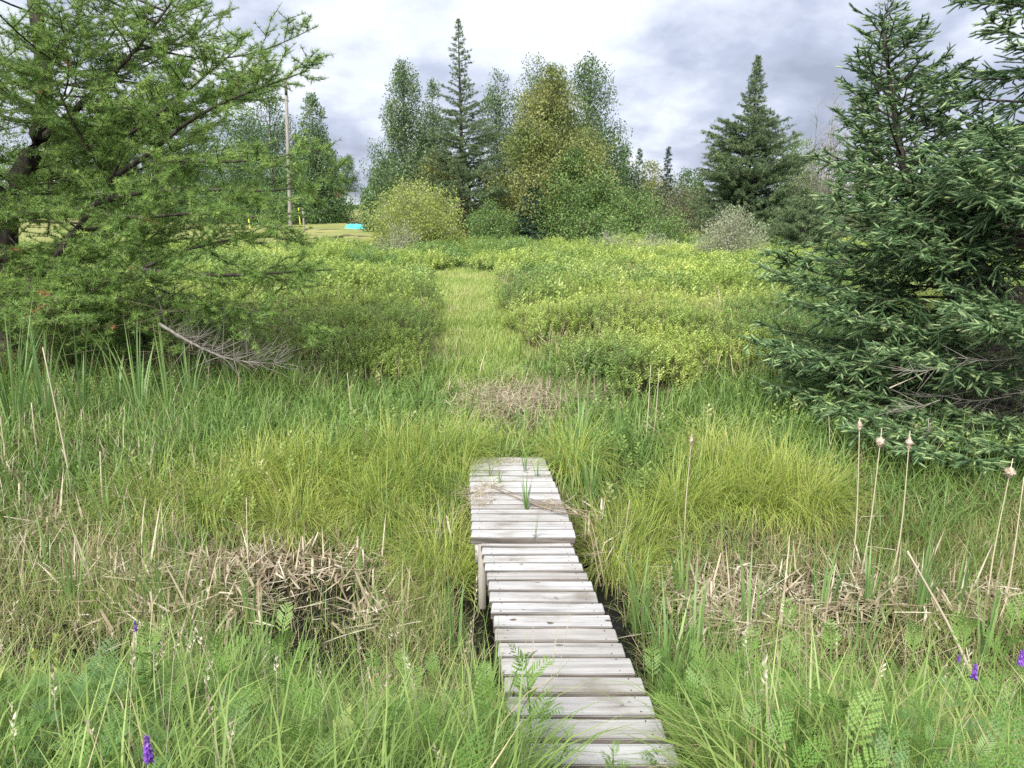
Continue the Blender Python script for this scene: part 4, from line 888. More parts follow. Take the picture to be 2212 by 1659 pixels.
# ------------------------------------------------------------------ bog shrubs, a mass nobody could count
def bog():
    a, s = Acc(), Acc()
    n = 26000
    y = 9.0 + 38 * rng.random(n) ** 1.25; x = rng.uniform(-1, 1, n) * (y * .80 + 2.5)
    wall = 9.9 + 1.6 * (vnoise(x, y * 0, 1.3) - .5) + 1.2 * (vnoise(x, y, .6) - .5) + np.where(x > 0, -.55, .25)
    inpath = np.abs(x - path_c(y)) < path_w(y) * (1.0 + .5 * (vnoise(x * 0 + 3, y, .9) - .5))
    keep = (y > wall) & ~inpath & ~((y > 36.5 + 2 * vnoise(x, y * 0 + 5, 3)) & (x < -6.5))
    keep &= ~((x > 3.2) & (y < 9.9)) & ~((vnoise(x + 60, y, .85) > .70) & (y < 30))
    # thinning with distance so bushes stay about evenly spaced on screen
    dens = np.clip(3.2 * (12 / y) ** .75, .5, 3.2)
    x, y = x[keep], y[keep]
    z = gz(x, y)
    hh = (.30 + .72 * vnoise(x, y, 1.8) + .22 * (vnoise(x, y, .6) - .5) + .18 * vnoise(x, y, 5)) * np.where(y < 11, .92, 1.0)
    tone = np.clip(.34 + .55 * vnoise(x + 9, y, 2.2) + .25 * (vnoise(x, y + 7, .5) - .5), 0, 1)
    ed = np.abs(x - path_c(y)) - path_w(y)
    hh = hh * (.68 + .32 * sstep(-.2, 1.8, (y - wall[keep]) + 1.2 * (vnoise(x, y, .9) - .5))) * (.86 + .14 * sstep(0, .5, ed))
    near = y < rng.uniform(13.5, 21, len(y))
    for sel, ns, T, sz, rad in ((near, 34, SPRIG, .13, .26), (~near, 12, SPRIGF, .19, .36)):
        X, Y_, Z, HH, TN = x[sel], y[sel], z[sel], hh[sel], tone[sel]; m = len(X)
        if sel is near: 
            k = rng.random(m) < .85; X, Y_, Z, HH, TN = X[k], Y_[k], Z[k], HH[k], TN[k]; m = len(X)
        az = U(0, 6.28, (m, ns)); r = np.sqrt(rng.random((m, ns))) * rad; hz = HH[:, None] * (1 - .5 * (r / rad) ** 2) * np.clip(1 - np.abs(rng.normal(0, .24, (m, ns))), .2, 1)
        pos = np.stack([X[:, None] + r * np.cos(az), Y_[:, None] + r * np.sin(az), Z[:, None] + hz - sz * .6], -1).reshape(-1, 3)
        ti = np.abs(rng.normal(0, .35, m * ns)); R = zrot(az.ravel(), ti)
        ch = rng.integers(0, len(T), m * ns); clr = np.clip(np.repeat(TN, ns) + rng.normal(0, .16, m * ns), 0, 1)
        for j, t_ in enumerate(T):
            k = ch == j; scatter(a, t_, pos[k], R[k], sz * U(.7, 1.3, k.sum()), clr[k])
        if sel is near:
            nb = 9; az = U(0, 6.28, (m, nb)); r = rng.random((m, nb)) * .12
            p0 = np.stack([X[:, None] + r * np.cos(az), Y_[:, None] + r * np.sin(az), np.broadcast_to(Z[:, None] - .03, (m, nb))], -1).reshape(-1, 3)
            r2 = r + rad * rng.random((m, nb)); p1 = np.stack([X[:, None] + r2 * np.cos(az), Y_[:, None] + r2 * np.sin(az), Z[:, None] + HH[:, None] * U(.65, 1.0, (m, nb))], -1).reshape(-1, 3)
            strips(s, p0, p1, .004, .002)
    o = obj("bog_shrubs", a, M['bog']); tag(o, "knee high mass of yellow green bog shrubs", "shrubs", kind='stuff')
    tag(obj("shrub_stems", s, M['twig']), "thin brown stems under the bog shrubs", "stems", kind='stuff')
bog()

# ------------------------------------------------------------------ grasses
def onwalk(x, y):
    L_ = np.interp(y, [low(xl1(1716), 1716)[1], YS, YS + .01, upp(xl2(987), 987)[1]], [low(xl1(1716), 1716)[0], low(xl1(1170), 1170)[0], upp(xl2(1165), 1165)[0], upp(xl2(987), 987)[0]])
    R_ = np.interp(y, [low(xr1(1716), 1716)[1], YS, YS + .01, upp(xr2(987), 987)[1]], [low(xr1(1716), 1716)[0], low(xr1(1170), 1170)[0], upp(xr2(1165), 1165)[0], upp(xr2(987), 987)[0]])
    return (x > L_ - .03 - .16 * sstep(4.2, 4.7, y) * sstep(5.3, 5.0, y)) & (x < R_ + .04 + .27 * sstep(2.9, 3.4, y) * sstep(6.2, 5.2, y) * (.5 + vnoise(x * 0, y, .35))) & (y < upp(1100, 987)[1] - .02)
def grass(acc, n, xr, yr, h, w, temps, wts, tilt=.18, dens=None, rc=(.5, .25), clump=0, wide=None, far=True, avoid=True):
    y = yr[0] + (yr[1] - yr[0]) * rng.random(n)
    x = rng.uniform(xr[0], xr[1], n) if xr is not None else rng.uniform(-1, 1, n) * (y * .74 + 1.0)
    if clump:
        k = n // clump; cx, cy = x[:k], y[:k]; i = rng.integers(0, k, n); g = rng.normal(0, 1, (n, 2)); x = cx[i] + g[:, 0] * .07; y = cy[i] + g[:, 1] * .07
    keep = np.ones(n, bool)
    if avoid: keep &= ~onwalk(x, y)
    if dens is not None: keep &= rng.random(n) < dens(x, y)
    x, y = x[keep], y[keep]; m = len(x)
    az = U(0, 6.28, m); R = zrot(az, np.abs(rng.normal(0, tilt, m)), U(0, 6.28, m)); ch = rng.choice(len(temps), m, p=np.array(wts) / sum(wts))
    hh = h * U(.55, 1.25, m) * (.75 + .5 * vnoise(x, y, .8)); ww = w * U(.7, 1.3, m) * np.clip(y / 5, .8, 2.2 if far else 1)
    S = np.stack([hh, ww, hh], 1); pos = np.stack([x, y, gz(x, y) - .02], 1)
    tone = np.clip(rc[0] + rc[1] * rng.normal(size=m) + .35 * (vnoise(x + 31, y, 1.1) - .5), 0, 1)
    for j, T in enumerate(temps):
        k = ch == j; scatter(acc, T, pos[k], R[k], S[k], tone[k])
def all_grass():
    # lush green on the far bank, left more than right
    a = Acc()
    d = lambda x, y: (np.where(x < -.2, 1.0, .72) * sstep(5.2, 6.3, y + .6 * (vnoise(x, y, .9) - .5)) * (1 - .88 * sstep(1.0, .45, np.abs(x - path_c(y))) * sstep(6.9, 7.5, y)) * np.where((y > 9.9) & (np.abs(x) > 1.1), .5, 1))
    grass(a, 80000, None, (5.2, 10.7), .46, .009, BL, (1, 2, 3, 3, 3, 2), dens=d, rc=(.42, .24), tilt=.28, clump=9)
    n = 1500; y = U(5.9, 10.2, n); x = rng.uniform(-1, 1, n) * (y * .74 + .5); k = (vnoise(x, y + 40, .8) > .47) & ~onwalk(x, y) & (np.abs(x - .05) > .55); x, y = x[k], y[k]; n = len(x)
    L = U(.11, .20, n); ch = rng.integers(0, 4, n); R = zrot(U(0, 6.28, n), np.abs(rng.normal(0, .2, n))); pos = np.stack([x, y, gz(x, y) + U(.10, .34, n)], 1); clr = np.clip(rng.normal(.72, .15, n), 0, .9)
    for j in range(4): scatter(a, SPRIG[j], pos[ch == j], R[ch == j], L[ch == j], clr[ch == j])
    tag(obj("lush_grass", a, M['lush']), "lush green grass on the far bank of the ditch", "grass", kind='stuff')
    # path grass
    a = Acc()
    d = lambda x, y: ((np.abs(x - path_c(y)) < path_w(y) * 1.12) & ~((y > 8.1) & (y < 9.3) & (np.abs(x - .05) < .5) & (rng.random(len(x)) < .35))).astype(float)
    grass(a, 150000, (-3.5, 1.3), (7.3, 28), .20, .006, BL, (1, 2, 3, 3, 2, 1), dens=d, rc=(.5, .22))
    tag(obj("path_grass", a, M['pathg']), "bright short grass growing along the path", "grass", kind='stuff')
    # sparse grass and sedge among the shrubs
    a = Acc()
    grass(a, 60000, None, (9.4, 24), .62, .006, BL, (2, 3, 3, 2, 1, 0), dens=lambda x, y: .55 * (np.abs(x - path_c(y)) > path_w(y) * .9), rc=(.62, .25))
    # olive fine growth in the ditch
    d = lambda x, y: .35 + .65 * (vnoise(x, y + 3, .6) > .38)
    grass(a, 78000, None, (3.0, 6.3), .34, .0044, BL, (1, 2, 3, 3, 3, 2), dens=d, rc=(.45, .25), tilt=.3)
    tag(obj("fine_grass", a, M['fineg']), "olive and straw coloured fine grass in the ditch", "grass", kind='stuff')
    # near bank
    a = Acc()
    grass(a, 105000, None, (1.0, 3.7), .46, .0060, BL, (1, 2, 3, 3, 2, 1), rc=(.45, .22), far=False, tilt=.22)
    grass(a, 15000, None, (1.1, 3.5), .64, .0115, BL[1:5], (2, 3, 3, 2), rc=(.55, .2), far=False, tilt=.2)
    grass(a, 10000, None, (3.3, 5.6), .48, .006, BL, (2, 3, 3, 2, 1, 0), rc=(.4, .2), far=False, dens=lambda x, y: .2 + .8 * (vnoise(x, y, .7) > .5))
    tag(obj("bank_grass", a, M['grass']), "bright green grass on the near bank below the camera", "grass", kind='stuff')
    # sedge tussocks
    a = Acc()
    spots = [(650, 1085), (590, 1060), (760, 1100), (700, 1060), (880, 1090), (840, 1050), (945, 1060), (980, 1110), (520, 1090), (430, 1120), (300, 1110), (990, 1040), (1650, 1120), (1600, 1070), (1750, 1130), (1710, 1090), (1560, 1110), (1480, 1130), (1290, 1225), (1340, 1190), (1400, 1160), (1330, 1250), (930, 1180), (960, 1230), (1800, 1110), (1240, 1060), (1540, 1050), (820, 1130), (620, 1130)]
    for px, py in spots:
        q = on(px, py, -.25); n = 620; g = rng.normal(0, .085, (n, 2)); x = q[0] + g[:, 0]; y = q[1] + .25 + g[:, 1]; az = np.arctan2(g[:, 1], g[:, 0]) + rng.normal(0, .6, n)
        k = ~onwalk(x, y); x, y, az = x[k], y[k], az[k]; n = len(x)
        ti = np.abs(rng.normal(.25, .25, n)); R = zrot(az, ti); ch = rng.choice(6, n, p=[.05, .1, .2, .25, .25, .15]); hh = U(.38, .78, n); S = np.stack([hh, .0048 * U(.7, 1.3, n), hh], 1)
        clr = np.clip(U(.35, .65) + rng.normal(0, .2, n), 0, 1); pos = np.stack([x, y, gz(x, y) - .02], 1)
        for j, T in enumerate(BL):
            kk = ch == j; scatter(a, T, pos[kk], R[kk], S[kk], clr[kk])
    tag(obj("sedge", a, M['sedge']), "arching yellow green sedge tussocks merging along the ditch", "sedge", kind='stuff')
    # dead litter: broken cattail straw in mats, thatch, straw on the boards
    a = Acc()
    mats = [(300, 1210, .35, 300), (420, 1200, .4, 420), (540, 1190, .4, 420), (650, 1180, .35, 320), (330, 1290, .4, 240), (760, 1190, .3, 200), (820, 1280, .3, 180), (110, 1120, .4, 200), (60, 1010, .35, 160), (960, 1130, .2, 120), (560, 1260, .4, 200),
            (1560, 1270, .35, 420), (1640, 1230, .4, 380), (1500, 1230, .3, 200), (1730, 1260, .4, 300), (1850, 1250, .35, 240), (1960, 1250, .4, 260), (2060, 1260, .4, 240), (1680, 1330, .4, 240), (1320, 1170, .3, 150), (2160, 1250, .35, 160), (1290, 1130, .2, 90)]
    for px, py, rr, n in mats:
        n = int(n * .8); rr *= .9; q = on(px, py, -.28); x = q[0] + rng.normal(0, rr * .55, n); y = q[1] + rng.normal(0, rr * .4, n); k = ~onwalk(x, y); x, y = x[k], y[k]; n = len(x)
        az = U(0, 6.28, n); ti = np.where(rng.random(n) < .86, U(1.25, 1.62, n), U(.2, 1.0, n)); R = zrot(az, ti)
        L = U(.15, .5, n); S = np.stack([L, .013 * U(.4, 1.6, n), L], 1); pos = np.stack([x, y, gz(x, y) + U(.02, .20, n)], 1); TT = KINK + STRAP[:2]; ch = rng.integers(0, len(TT), n); clr = np.clip(rng.normal(.5, .26, n), 0, 1)
        for j, T in enumerate(TT):
            kk = ch == j; scatter(a, T, pos[kk], R[kk], S[kk], clr[kk])
    # tussock skirts and standing dead stems
    for px, py in spots:
        q = on(px, py + 28, -.3); n = 110; X = q[0] + rng.normal(0, .13, n); Yv = q[1] + rng.normal(0, .08, n); k = ~onwalk(X, Yv); X, Yv = X[k], Yv[k]; n = len(X)
        R = zrot(U(0, 6.28, n), U(.5, 1.5, n)); L = U(.15, .38, n); S = np.stack([L, .005 * U(.6, 1.5, n), L], 1); ch = rng.integers(2, 6, n); clr = np.clip(rng.normal(.2, .18, n), 0, 1); pos = np.stack([X, Yv, gz(X, Yv) + U(0, .08, n)], 1)
        for j in range(2, 6):
            kk = ch == j; scatter(a, BL[j], pos[kk], R[kk], S[kk], clr[kk])
    n = 1500; px_ = U(-60, 430, n); py_ = U(900, 1180, n); Q = np.array([on(a_, b_, -.15) for a_, b_ in zip(px_, py_)]); X, Yv = Q[:, 0], Q[:, 1]
    R = zrot(U(0, 6.28, n), np.abs(rng.normal(.2, .3, n))); L = U(.25, .75, n); S = np.stack([L, .005 * U(.6, 1.8, n), L], 1); ch = rng.integers(0, 9, n); clr = np.clip(rng.normal(.5, .25, n), 0, 1); pos = np.stack([X, Yv, gz(X, Yv)], 1)
    for j, T in enumerate(BL[:4] + KINK):
        kk = ch == j; scatter(a, T, pos[kk], R[kk], S[kk], clr[kk])
    # fine thatch
    def thatch(n, X, Yv, hz, L0, L1, w, tone, spread=.3):
        az = U(0, 6.28, n); R = zrot(az, U(1.3, 1.62, n)); L = U(L0, L1, n); S = np.stack([L, w * U(.6, 1.4, n), L], 1); pos = np.stack([X, Yv, hz], 1); ch = rng.integers(0, 4, n); clr = np.clip(rng.normal(tone, .2, n), 0, 1)
        for j in range(4):
            kk = ch == j; scatter(a, BL[j], pos[kk], R[kk], S[kk], clr[kk])
    n = 2300; X = .08 + rng.normal(0, .42, n); Yv = 8.75 + rng.normal(0, .42, n); thatch(n, X, Yv, gz(X, Yv) + U(.02, .22, n), .12, .38, .007, .55)
    n = 1500; X = .75 + rng.normal(0, .3, n); Yv = 9.2 + rng.normal(0, .3, n); thatch(n, X, Yv, gz(X, Yv) + U(.01, .2, n), .12, .35, .006, .5)
    n = 9000; Yv = U(3.2, 6.6, n); X = rng.uniform(-1, 1, n) * (Yv * .74 + .6); k = ~onwalk(X, Yv); X, Yv = X[k], Yv[k]; thatch(len(X), X, Yv, gz(X, Yv) + U(.0, .10, len(X)), .12, .4, .005, .4)
    for px, py, rr, n in ((800, 790, .35, 260), (830, 760, .3, 200), (930, 770, .3, 220), (1235, 790, .3, 260), (1280, 830, .35, 300), (1185, 770, .2, 160), (1640, 810, .3, 200), (700, 800, .4, 200), (1440, 840, .3, 160)):
        q = on(px, py, .1); X = q[0] + rng.normal(0, rr, n); Yv = q[1] + rng.normal(0, .25, n); az = U(0, 6.28, n); R = zrot(az, np.abs(rng.normal(.3, .45, n))); L = U(.25, .62, n); S = np.stack([L, .006 * U(.6, 1.6, n), L], 1); ch = rng.integers(0, 6, n); clr = np.clip(rng.normal(.28, .2, n), 0, 1); pos = np.stack([X, Yv, gz(X, Yv)], 1)
        for j in range(6):
            kk = ch == j; scatter(a, BL[j], pos[kk], R[kk], S[kk], clr[kk])
    for px, py, rr, n in ((1035, 1065, .12, 110), (1060, 1050, .1, 60), (1040, 1085, .10, 70), (1060, 1000, .13, 80), (1100, 995, .12, 50), (1190, 1090, .10, 60), (1130, 1000, .1, 30)):
        q = upp(px, py); X = q[0] + rng.normal(0, rr * .6, n); Yv = q[1] + rng.normal(0, rr * .5, n); zz = .046 - S2 * (Yv - YS) + .004 + U(0, .012, n)
        az = U(0, 6.28, n); R = zrot(az, U(1.52, 1.60, n)); L = U(.05, .2, n); S = np.stack([L, .004 * U(.6, 1.4, n), L], 1); ch = rng.integers(0, 2, n); clr = np.clip(rng.normal(.55, .2, n), 0, 1); pos = np.stack([X, Yv, zz], 1)
        for j in range(2):
            kk = ch == j; scatter(a, BL[j], pos[kk], R[kk], S[kk], clr[kk])
    tag(obj("dead_straw", a, M['straw']), "broken beige cattail straw and thatch lying along the ditch", "straw", kind='stuff')
    a = Acc(); n = 130; y = U(1.5, 3.3, n); x = rng.uniform(-1, 1, n) * (y * .74 + .4); k = ~onwalk(x, y); x, y = x[k], y[k]; n = len(x); g = gz(x, y); L = U(.45, .75, n)
    az = U(0, 6.28, n); le = U(.02, .22, n); p0 = np.stack([x, y, g], 1); p1 = p0 + np.stack([np.cos(az) * le, np.sin(az) * le, L], 1); strips(a, p0, p1, .0016, .0009, .8)
    scatter(a, SPRIG[0], p1 - (p1 - p0) * .04, frames(p1 - p0 + rng.normal(0, .06, (n, 3))), np.stack([U(.03, .05, n), U(.03, .05, n), U(.07, .13, n)], 1), U(.5, 1, n))
    tag(obj("seed_heads", a, M['straw']), "thin straw coloured seed heads above the near bank grass", "grass", kind='stuff')
    # feathery undergrowth on the near bank and vetch
    a = Acc()
    n = 1900; y = U(1.5, 3.7, n); x = rng.uniform(-1, 1, n) * (y * .74 + .6); right = rng.random(n) < np.where(x > .3, 1.0, .30); k = ~onwalk(x, y) & right; x, y = x[k], y[k]; n = len(x)
    az = U(0, 6.28, n); R = zrot(az, U(.05, .5, n)); L = U(.10, .21, n); pos = np.stack([x, y, gz(x, y) + U(.08, .40, n)], 1); ch = rng.integers(0, 3, n); clr = np.clip(rng.normal(.45, .22, n), 0, 1)
    for j, T in enumerate(FROND):
        kk = ch == j; scatter(a, T, pos[kk], R[kk], L[kk], clr[kk])
    tag(obj("feathery_leaves", a, M['tansy']), "feathery cut green leaves crowding the near bank", "ground cover", kind='stuff')
    a = Acc()
    n = 2600; y = U(1.3, 3.0, n); x = np.where(rng.random(n) < .55, -U(.55, 1, n), U(.55, 1, n)) * (y * .74 + .4); k = ~onwalk(x, y); x, y = x[k], y[k]; n = len(x)
    az = U(0, 6.28, n); R = zrot(az, U(.1, 1.1, n)); L = U(.045, .10, n); pos = np.stack([x, y, gz(x, y) + U(.12, .40, n)], 1); ch = rng.integers(0, 2, n); clr = np.clip(rng.normal(.5, .22, n), 0, 1)
    for j, T in enumerate(FROND_V):
        kk = ch == j; scatter(a, T, pos[kk], R[kk], L[kk], clr[kk])
    tag(obj("vetch_leaves", a, M['vetch']), "tangled grey green vetch leaves low on the near bank", "ground cover", kind='stuff')
all_grass()

# ------------------------------------------------------------------ single plants one can point to
def dead_stalk(px0, py0, px1, py1, Y, label, head=None, r=.006, leaf=True, group="dead cattail stalks"):
    """dry cattail stem from its foot to its tip, with or without a fluffy head"""
    f = at(px1, py1, Y); g = float(gz(f[0], f[1])); t = at(px0, py0, Y + .1)
    if f[2] > g: f = f + (f - t) * ((f[2] - g) / (t[2] - f[2])); 
    root = empty("cattail_stalk", f, label, "dead cattail", group); a = Acc()
    P = resample([f, f * .6 + t * .4 + rng.normal(0, .022, 3) * [1, 1, .2], t], 9); tube(a, P, np.linspace(r, r * .45, 9), 6, .75)
    if leaf:
        for _ in range(2):
            k = rng.integers(1, 4); scatter(a, KINK[rng.integers(0, 5)], P[k][None], zrot(U(0, 6.28, 1), U(.05, .4, 1)), np.array([[.28, .011, .28]]), np.array([.8]))
    obj("stem", a, M['straw'], root)
    if head is not None:
        d = norm(P[-1] - P[-3]); c = t - d * head[1]; hd = Acc(); n = 12; R = frames(d[None])[0]
        s = np.linspace(-1, 1, n); rad = head[0] * np.sqrt(np.clip(1 - s ** 2, .02, 1)) * (1 + .3 * np.sin(s * head[3] + 1))
        V = []
        for i in range(n):
            for j in range(12):
                an = j * math.pi / 6; rr = rad[i] * U(.72, 1.22); V.append(c + d * s[i] * head[2] + R[0] * math.cos(an) * rr + R[1] * math.sin(an) * rr)
        V = [v + rng.normal(0, .0022, 3) for v in V]; q = [(i * 12 + j, i * 12 + (j + 1) % 12, (i + 1) * 12 + (j + 1) % 12, (i + 1) * 12 + j) for i in range(n - 1) for j in range(12)]
        hd.add(V, None, q)
        m = 160; u = rng.integers(0, len(V), m); vv = np.array(V)[u]; strips(hd, vv, vv + norm(vv - c) * U(.002, .007, m)[:, None] + rng.normal(0, .002, (m, 3)), .0012, .0004)
        obj("seed_head", hd, M['fluff'], root)
SK = [((1495, 938), (1478, 1210), 5.6, "pale stalk with thin seed head, nearest the boardwalk on the right", (.010, .05, .035, 2)),
      ((1857, 905), (1838, 1240), 5.2, "dry cattail with slim spindle head left of two fluffier ones", (.013, .05, .04, 3)),
      ((1905, 925), (1852, 1270), 5.1, "dry cattail with round fluffy head, middle of three by the spruce", (.024, .10, .034, 2)),
      ((1966, 930), (1922, 1265), 5.1, "dry cattail with double knobbed head beside the spruce branch", (.019, .09, .042, 5)),
      ((2188, 990), (2140, 1265), 4.8, "dry cattail with round white tuft near the right edge", (.026, .10, .036, 2)),
      ((2212, 1030), (2172, 1270), 4.7, "headless leaning stalk at the right edge", None),
      ((1406, 788), (1393, 985), 7.2, "tall pale dry stem, left of the tall pair right of the boardwalk", None),
      ((1424, 798), (1404, 990), 7.3, "tall pale dry stem, right of the tall pair beyond the boardwalk", None),
      ((1360, 1080), (1350, 1215), 5.6, "short dry stem in sedge right of the boardwalk", None),
      ((750, 805), (758, 895), 8.0, "short pale stem standing in the lush grass", None),
      ((790, 915), (795, 985), 7.0, "small white dry stem in grass right of the short pale one", None),
      ((92, 750), (170, 1150), 6.4, "long thick leaning dry stalk on the left", None),
      ((68, 870), (88, 1010), 6.9, "upright dry stalk left of the thick leaning one", None),
      ((0, 900), (18, 1040), 6.6, "dry stalk at the extreme left edge", None),
      ((216, 975), (222, 1060), 6.2, "bent dry stalk right of the thick leaning one", None),
      ((532, 1075), (540, 1225), 5.2, "thin straight dry stem among the left straw mat", None),
      ((1960, 1190), (2050, 1370), 4.0, "white split dry stalk leaning across the right straw mat", None),
      ((450, 790), (448, 845), 9.0, "short bleached stub below the dead larch bough", None),
      ((1790, 895), (1788, 975), 6.9, "curled dry leaf stalk under the lowest spruce bough", None)]
for (a0, b0), (a1, b1), Y, lb, hd in SK: dead_stalk(a0, b0, a1, b1, Y, lb, hd, r=.011 if 'thick' in lb or 'white split' in lb else .0065)
def clump(px, py, Y, hpx, n, label, w=.013, name="cattail_clump", mat='cattail', spread=.045, group="green cattail clumps", tmp=STRAP, lean=.12):
    q = at(px, py, Y); q[2] = max(float(gz(q[0], q[1])), q[2] if py < 0 else -9); h = wid(hpx, Y) * 1.5; n = int(n * 1.7)
    if name == "cattail_sprout": q = upp(px, py)
    root = empty(name, q, label, "cattail", group); a = Acc()
    g = rng.normal(0, spread, (n, 2)); az = np.arctan2(g[:, 1], g[:, 0]); R = zrot(az, np.abs(rng.normal(0, lean, n))); L = h * U(.6, 1.05, n)
    pos = np.stack([q[0] + g[:, 0] * .6, q[1] + g[:, 1] * .6, np.full(n, q[2] - .02)], 1); ch = rng.integers(0, len(tmp), n)
    for j, T in enumerate(tmp):
        k = ch == j; scatter(a, T, pos[k], R[k], np.stack([L[k], w * U(.7, 1.2, k.sum()), L[k]], 1), np.clip(rng.normal(.5, .2, k.sum()), 0, 1))
    obj("leaves", a, M[mat], root)
for px, py, Y, hp, n, lb in ((45, 1010, 7.4, 290, 16, "big fan of cattail leaves at the left edge under the larch"), (105, 960, 7.6, 220, 10, "cattail fan just right of the one at the left edge"), (180, 930, 7.8, 200, 9, "slim cattail fan in front of the larch thicket"), (300, 900, 8.2, 170, 9, "cattail fan below the larch thicket, third from the left edge"), (365, 890, 8.4, 160, 8, "cattail fan left of the dead bough"), (255, 900, 8.4, 150, 7, "small dark cattail fan inside the larch shade"), (410, 880, 8.5, 140, 7, "cattail fan directly below the dead bough"),
        (230, 1130, 5.9, 120, 7, "short bluish cattail clump beside the bent dry stalk"), (345, 1240, 4.7, 180, 6, "tall narrow cattail clump left of the straw mat"), (95, 1160, 5.4, 120, 6, "low cattail tuft at the left below the dry stalks"), (145, 1245, 4.9, 150, 6, "narrow cattail shoot left of the narrow clump"), (765, 1200, 5.2, 140, 6, "cattail clump at the right end of the left straw mat"), (535, 1265, 4.7, 150, 4, "thin cattail shoot inside the left straw mat"),
        (985, 1330, 4.2, 190, 9, "cattail clump close to the left boardwalk edge"), (1050, 1420, 3.7, 220, 10, "dense dark cattail clump hugging the left boardwalk side"), (1060, 1330, 4.0, 160, 2, "two strap leaves crossing the left boardwalk edge"), (560, 1380, 4.0, 190, 8, "cattail clump behind the feathery plant on the left"), (490, 1330, 4.2, 130, 5, "small cattail tuft left of the feathery plant"),
        (1480, 1230, 4.9, 170, 8, "cattail clump right of the boardwalk below the pale stalk"), (1385, 1290, 4.5, 190, 8, "cattail clump standing in water right of the boardwalk"), (1445, 1420, 3.8, 230, 12, "largest cattail clump beside the right boardwalk edge"), (1500, 1400, 3.9, 220, 9, "cattail clump right of the largest one"), (1620, 1290, 4.5, 170, 8, "cattail clump splitting the right straw mat"), (1780, 1230, 4.8, 170, 10, "cattail clump left of the headed dry stalks"), (1880, 1240, 4.8, 150, 8, "cattail clump between the headed dry stalks"), (1990, 1260, 4.7, 190, 9, "cattail clump right of the headed dry stalks"), (2070, 1230, 4.8, 150, 8, "cattail clump under the low spruce bough at right"), (1860, 1330, 4.2, 150, 6, "short cattail clump in front of the right straw mat"), (2140, 1330, 4.2, 190, 8, "cattail clump at the right edge beside the white tuft"),
        (1250, 1010, 7.2, 110, 8, "cattail clump right of the far boardwalk end"), (1275, 1080, 6.3, 90, 9, "low broad cattail clump beside the upper boardwalk"), (1340, 970, 7.6, 100, 7, "pale cattail clump left of the tall dry pair"), (1130, 960, 7.9, 60, 6, "small cattail tuft behind the boardwalk end"), (1185, 985, 7.5, 80, 6, "cattail tuft at the right corner of the boardwalk end")):
    clump(px, py, Y, hp, n, lb, w=.020 if Y < 6 else .026)
for px, py, hp, n, lb in ((1079, 1043, 40, 5, "small sprout between boards, right of the leftmost sprout"), (1059, 1029, 45, 4, "leftmost small sprout between the far boards"), (1137, 1100, 75, 9, "largest green sprout growing through the boardwalk gap"), (1135, 1017, 55, 5, "sprout by the right side near the boardwalk end"), (1160, 1029, 50, 4, "rightmost sprout near the boardwalk end"), (1153, 1161, 60, 3, "thin three bladed sprout at the step")):
    clump(px, py, 5, hp, n, lb, w=.009, name="cattail_sprout", spread=.012, group="sprouts through the boardwalk", lean=.1)
def tansy(px, py, Y, hpx, label, nl=11, name="fern_leaf_plant", mat='tansy', temps=FROND):
    b = at(px, py, Y); b[2] = float(gz(b[0], b[1])); t = at(px, py - hpx, Y); h = max(.2, t[2] - b[2]); root = empty(name, b, label, "plant", "feathery leaved plants on the near bank")
    s, a = Acc(), Acc(); P = resample([b, b + [rng.normal(0, .02), 0, h * .5], b + [rng.normal(0, .03), rng.normal(0, .03), h * .92]], 8); tube(s, P, np.linspace(.005, .002, 8), 5)
    f = np.linspace(.25, 1, nl); q = np.stack([np.interp(f * 7, np.arange(8), P[:, j]) for j in range(3)], 1); az = np.arange(nl) * 2.39996 + U(0, 6)
    R = zrot(az, .95 - .85 * f); L = np.clip(h * .40, .10, .24) * (1.15 - .55 * f) * U(.85, 1.1, nl)
    for j in range(nl): scatter(a, temps[j % len(temps)], q[j:j + 1], R[j:j + 1], L[j:j + 1], np.array([np.clip(.35 + .5 * f[j] + rng.normal(0, .1), 0, 1)]))
    obj("stem", s, M[mat], root); obj("leaves", a, M[mat], root)
for px, py, Y, hp, lb in ((1130, 1640, 2.55, 230, "feathery plant leaning over the left boardwalk edge"), (1040, 1640, 2.5, 160, "feathery plant left of the one over the boardwalk"), (1190, 1690, 2.3, 90, "small feathery plant at the bottom of the boardwalk"), (505, 1600, 2.5, 230, "tall feathery plant in the left foreground"), (620, 1600, 2.6, 250, "upright feathery plant right of the tall left one"), (330, 1580, 2.6, 210, "feathery plant under the small vetch flower"), (400, 1640, 2.4, 150, "low feathery plant between the left vetch flowers"), (860, 1600, 2.6, 150, "feathery plant in the middle of the left bank"),
        (1500, 1650, 2.5, 210, "feathery plant touching the right boardwalk corner"), (1590, 1600, 2.7, 230, "tall feathery plant right of the boardwalk"), (1680, 1560, 2.8, 240, "feathery plant below the right straw mat"), (1790, 1560, 2.7, 200, "feathery plant in the middle of the right bank"), (1950, 1560, 2.7, 220, "feathery plant left of the right vetch flower"), (2080, 1540, 2.6, 200, "feathery plant behind the right vetch flower"), (2170, 1480, 2.7, 200, "feathery plant at the right edge"), (1960, 1640, 2.4, 120, "low feathery plant in the bottom right"), (1320, 1690, 2.25, 70, "tiny feathery sprig at the bottom of the boards"), (1560, 1690, 2.2, 130, "feathery plant in the bottom right of the boardwalk")):
    tansy(px, py, Y, hp, lb)
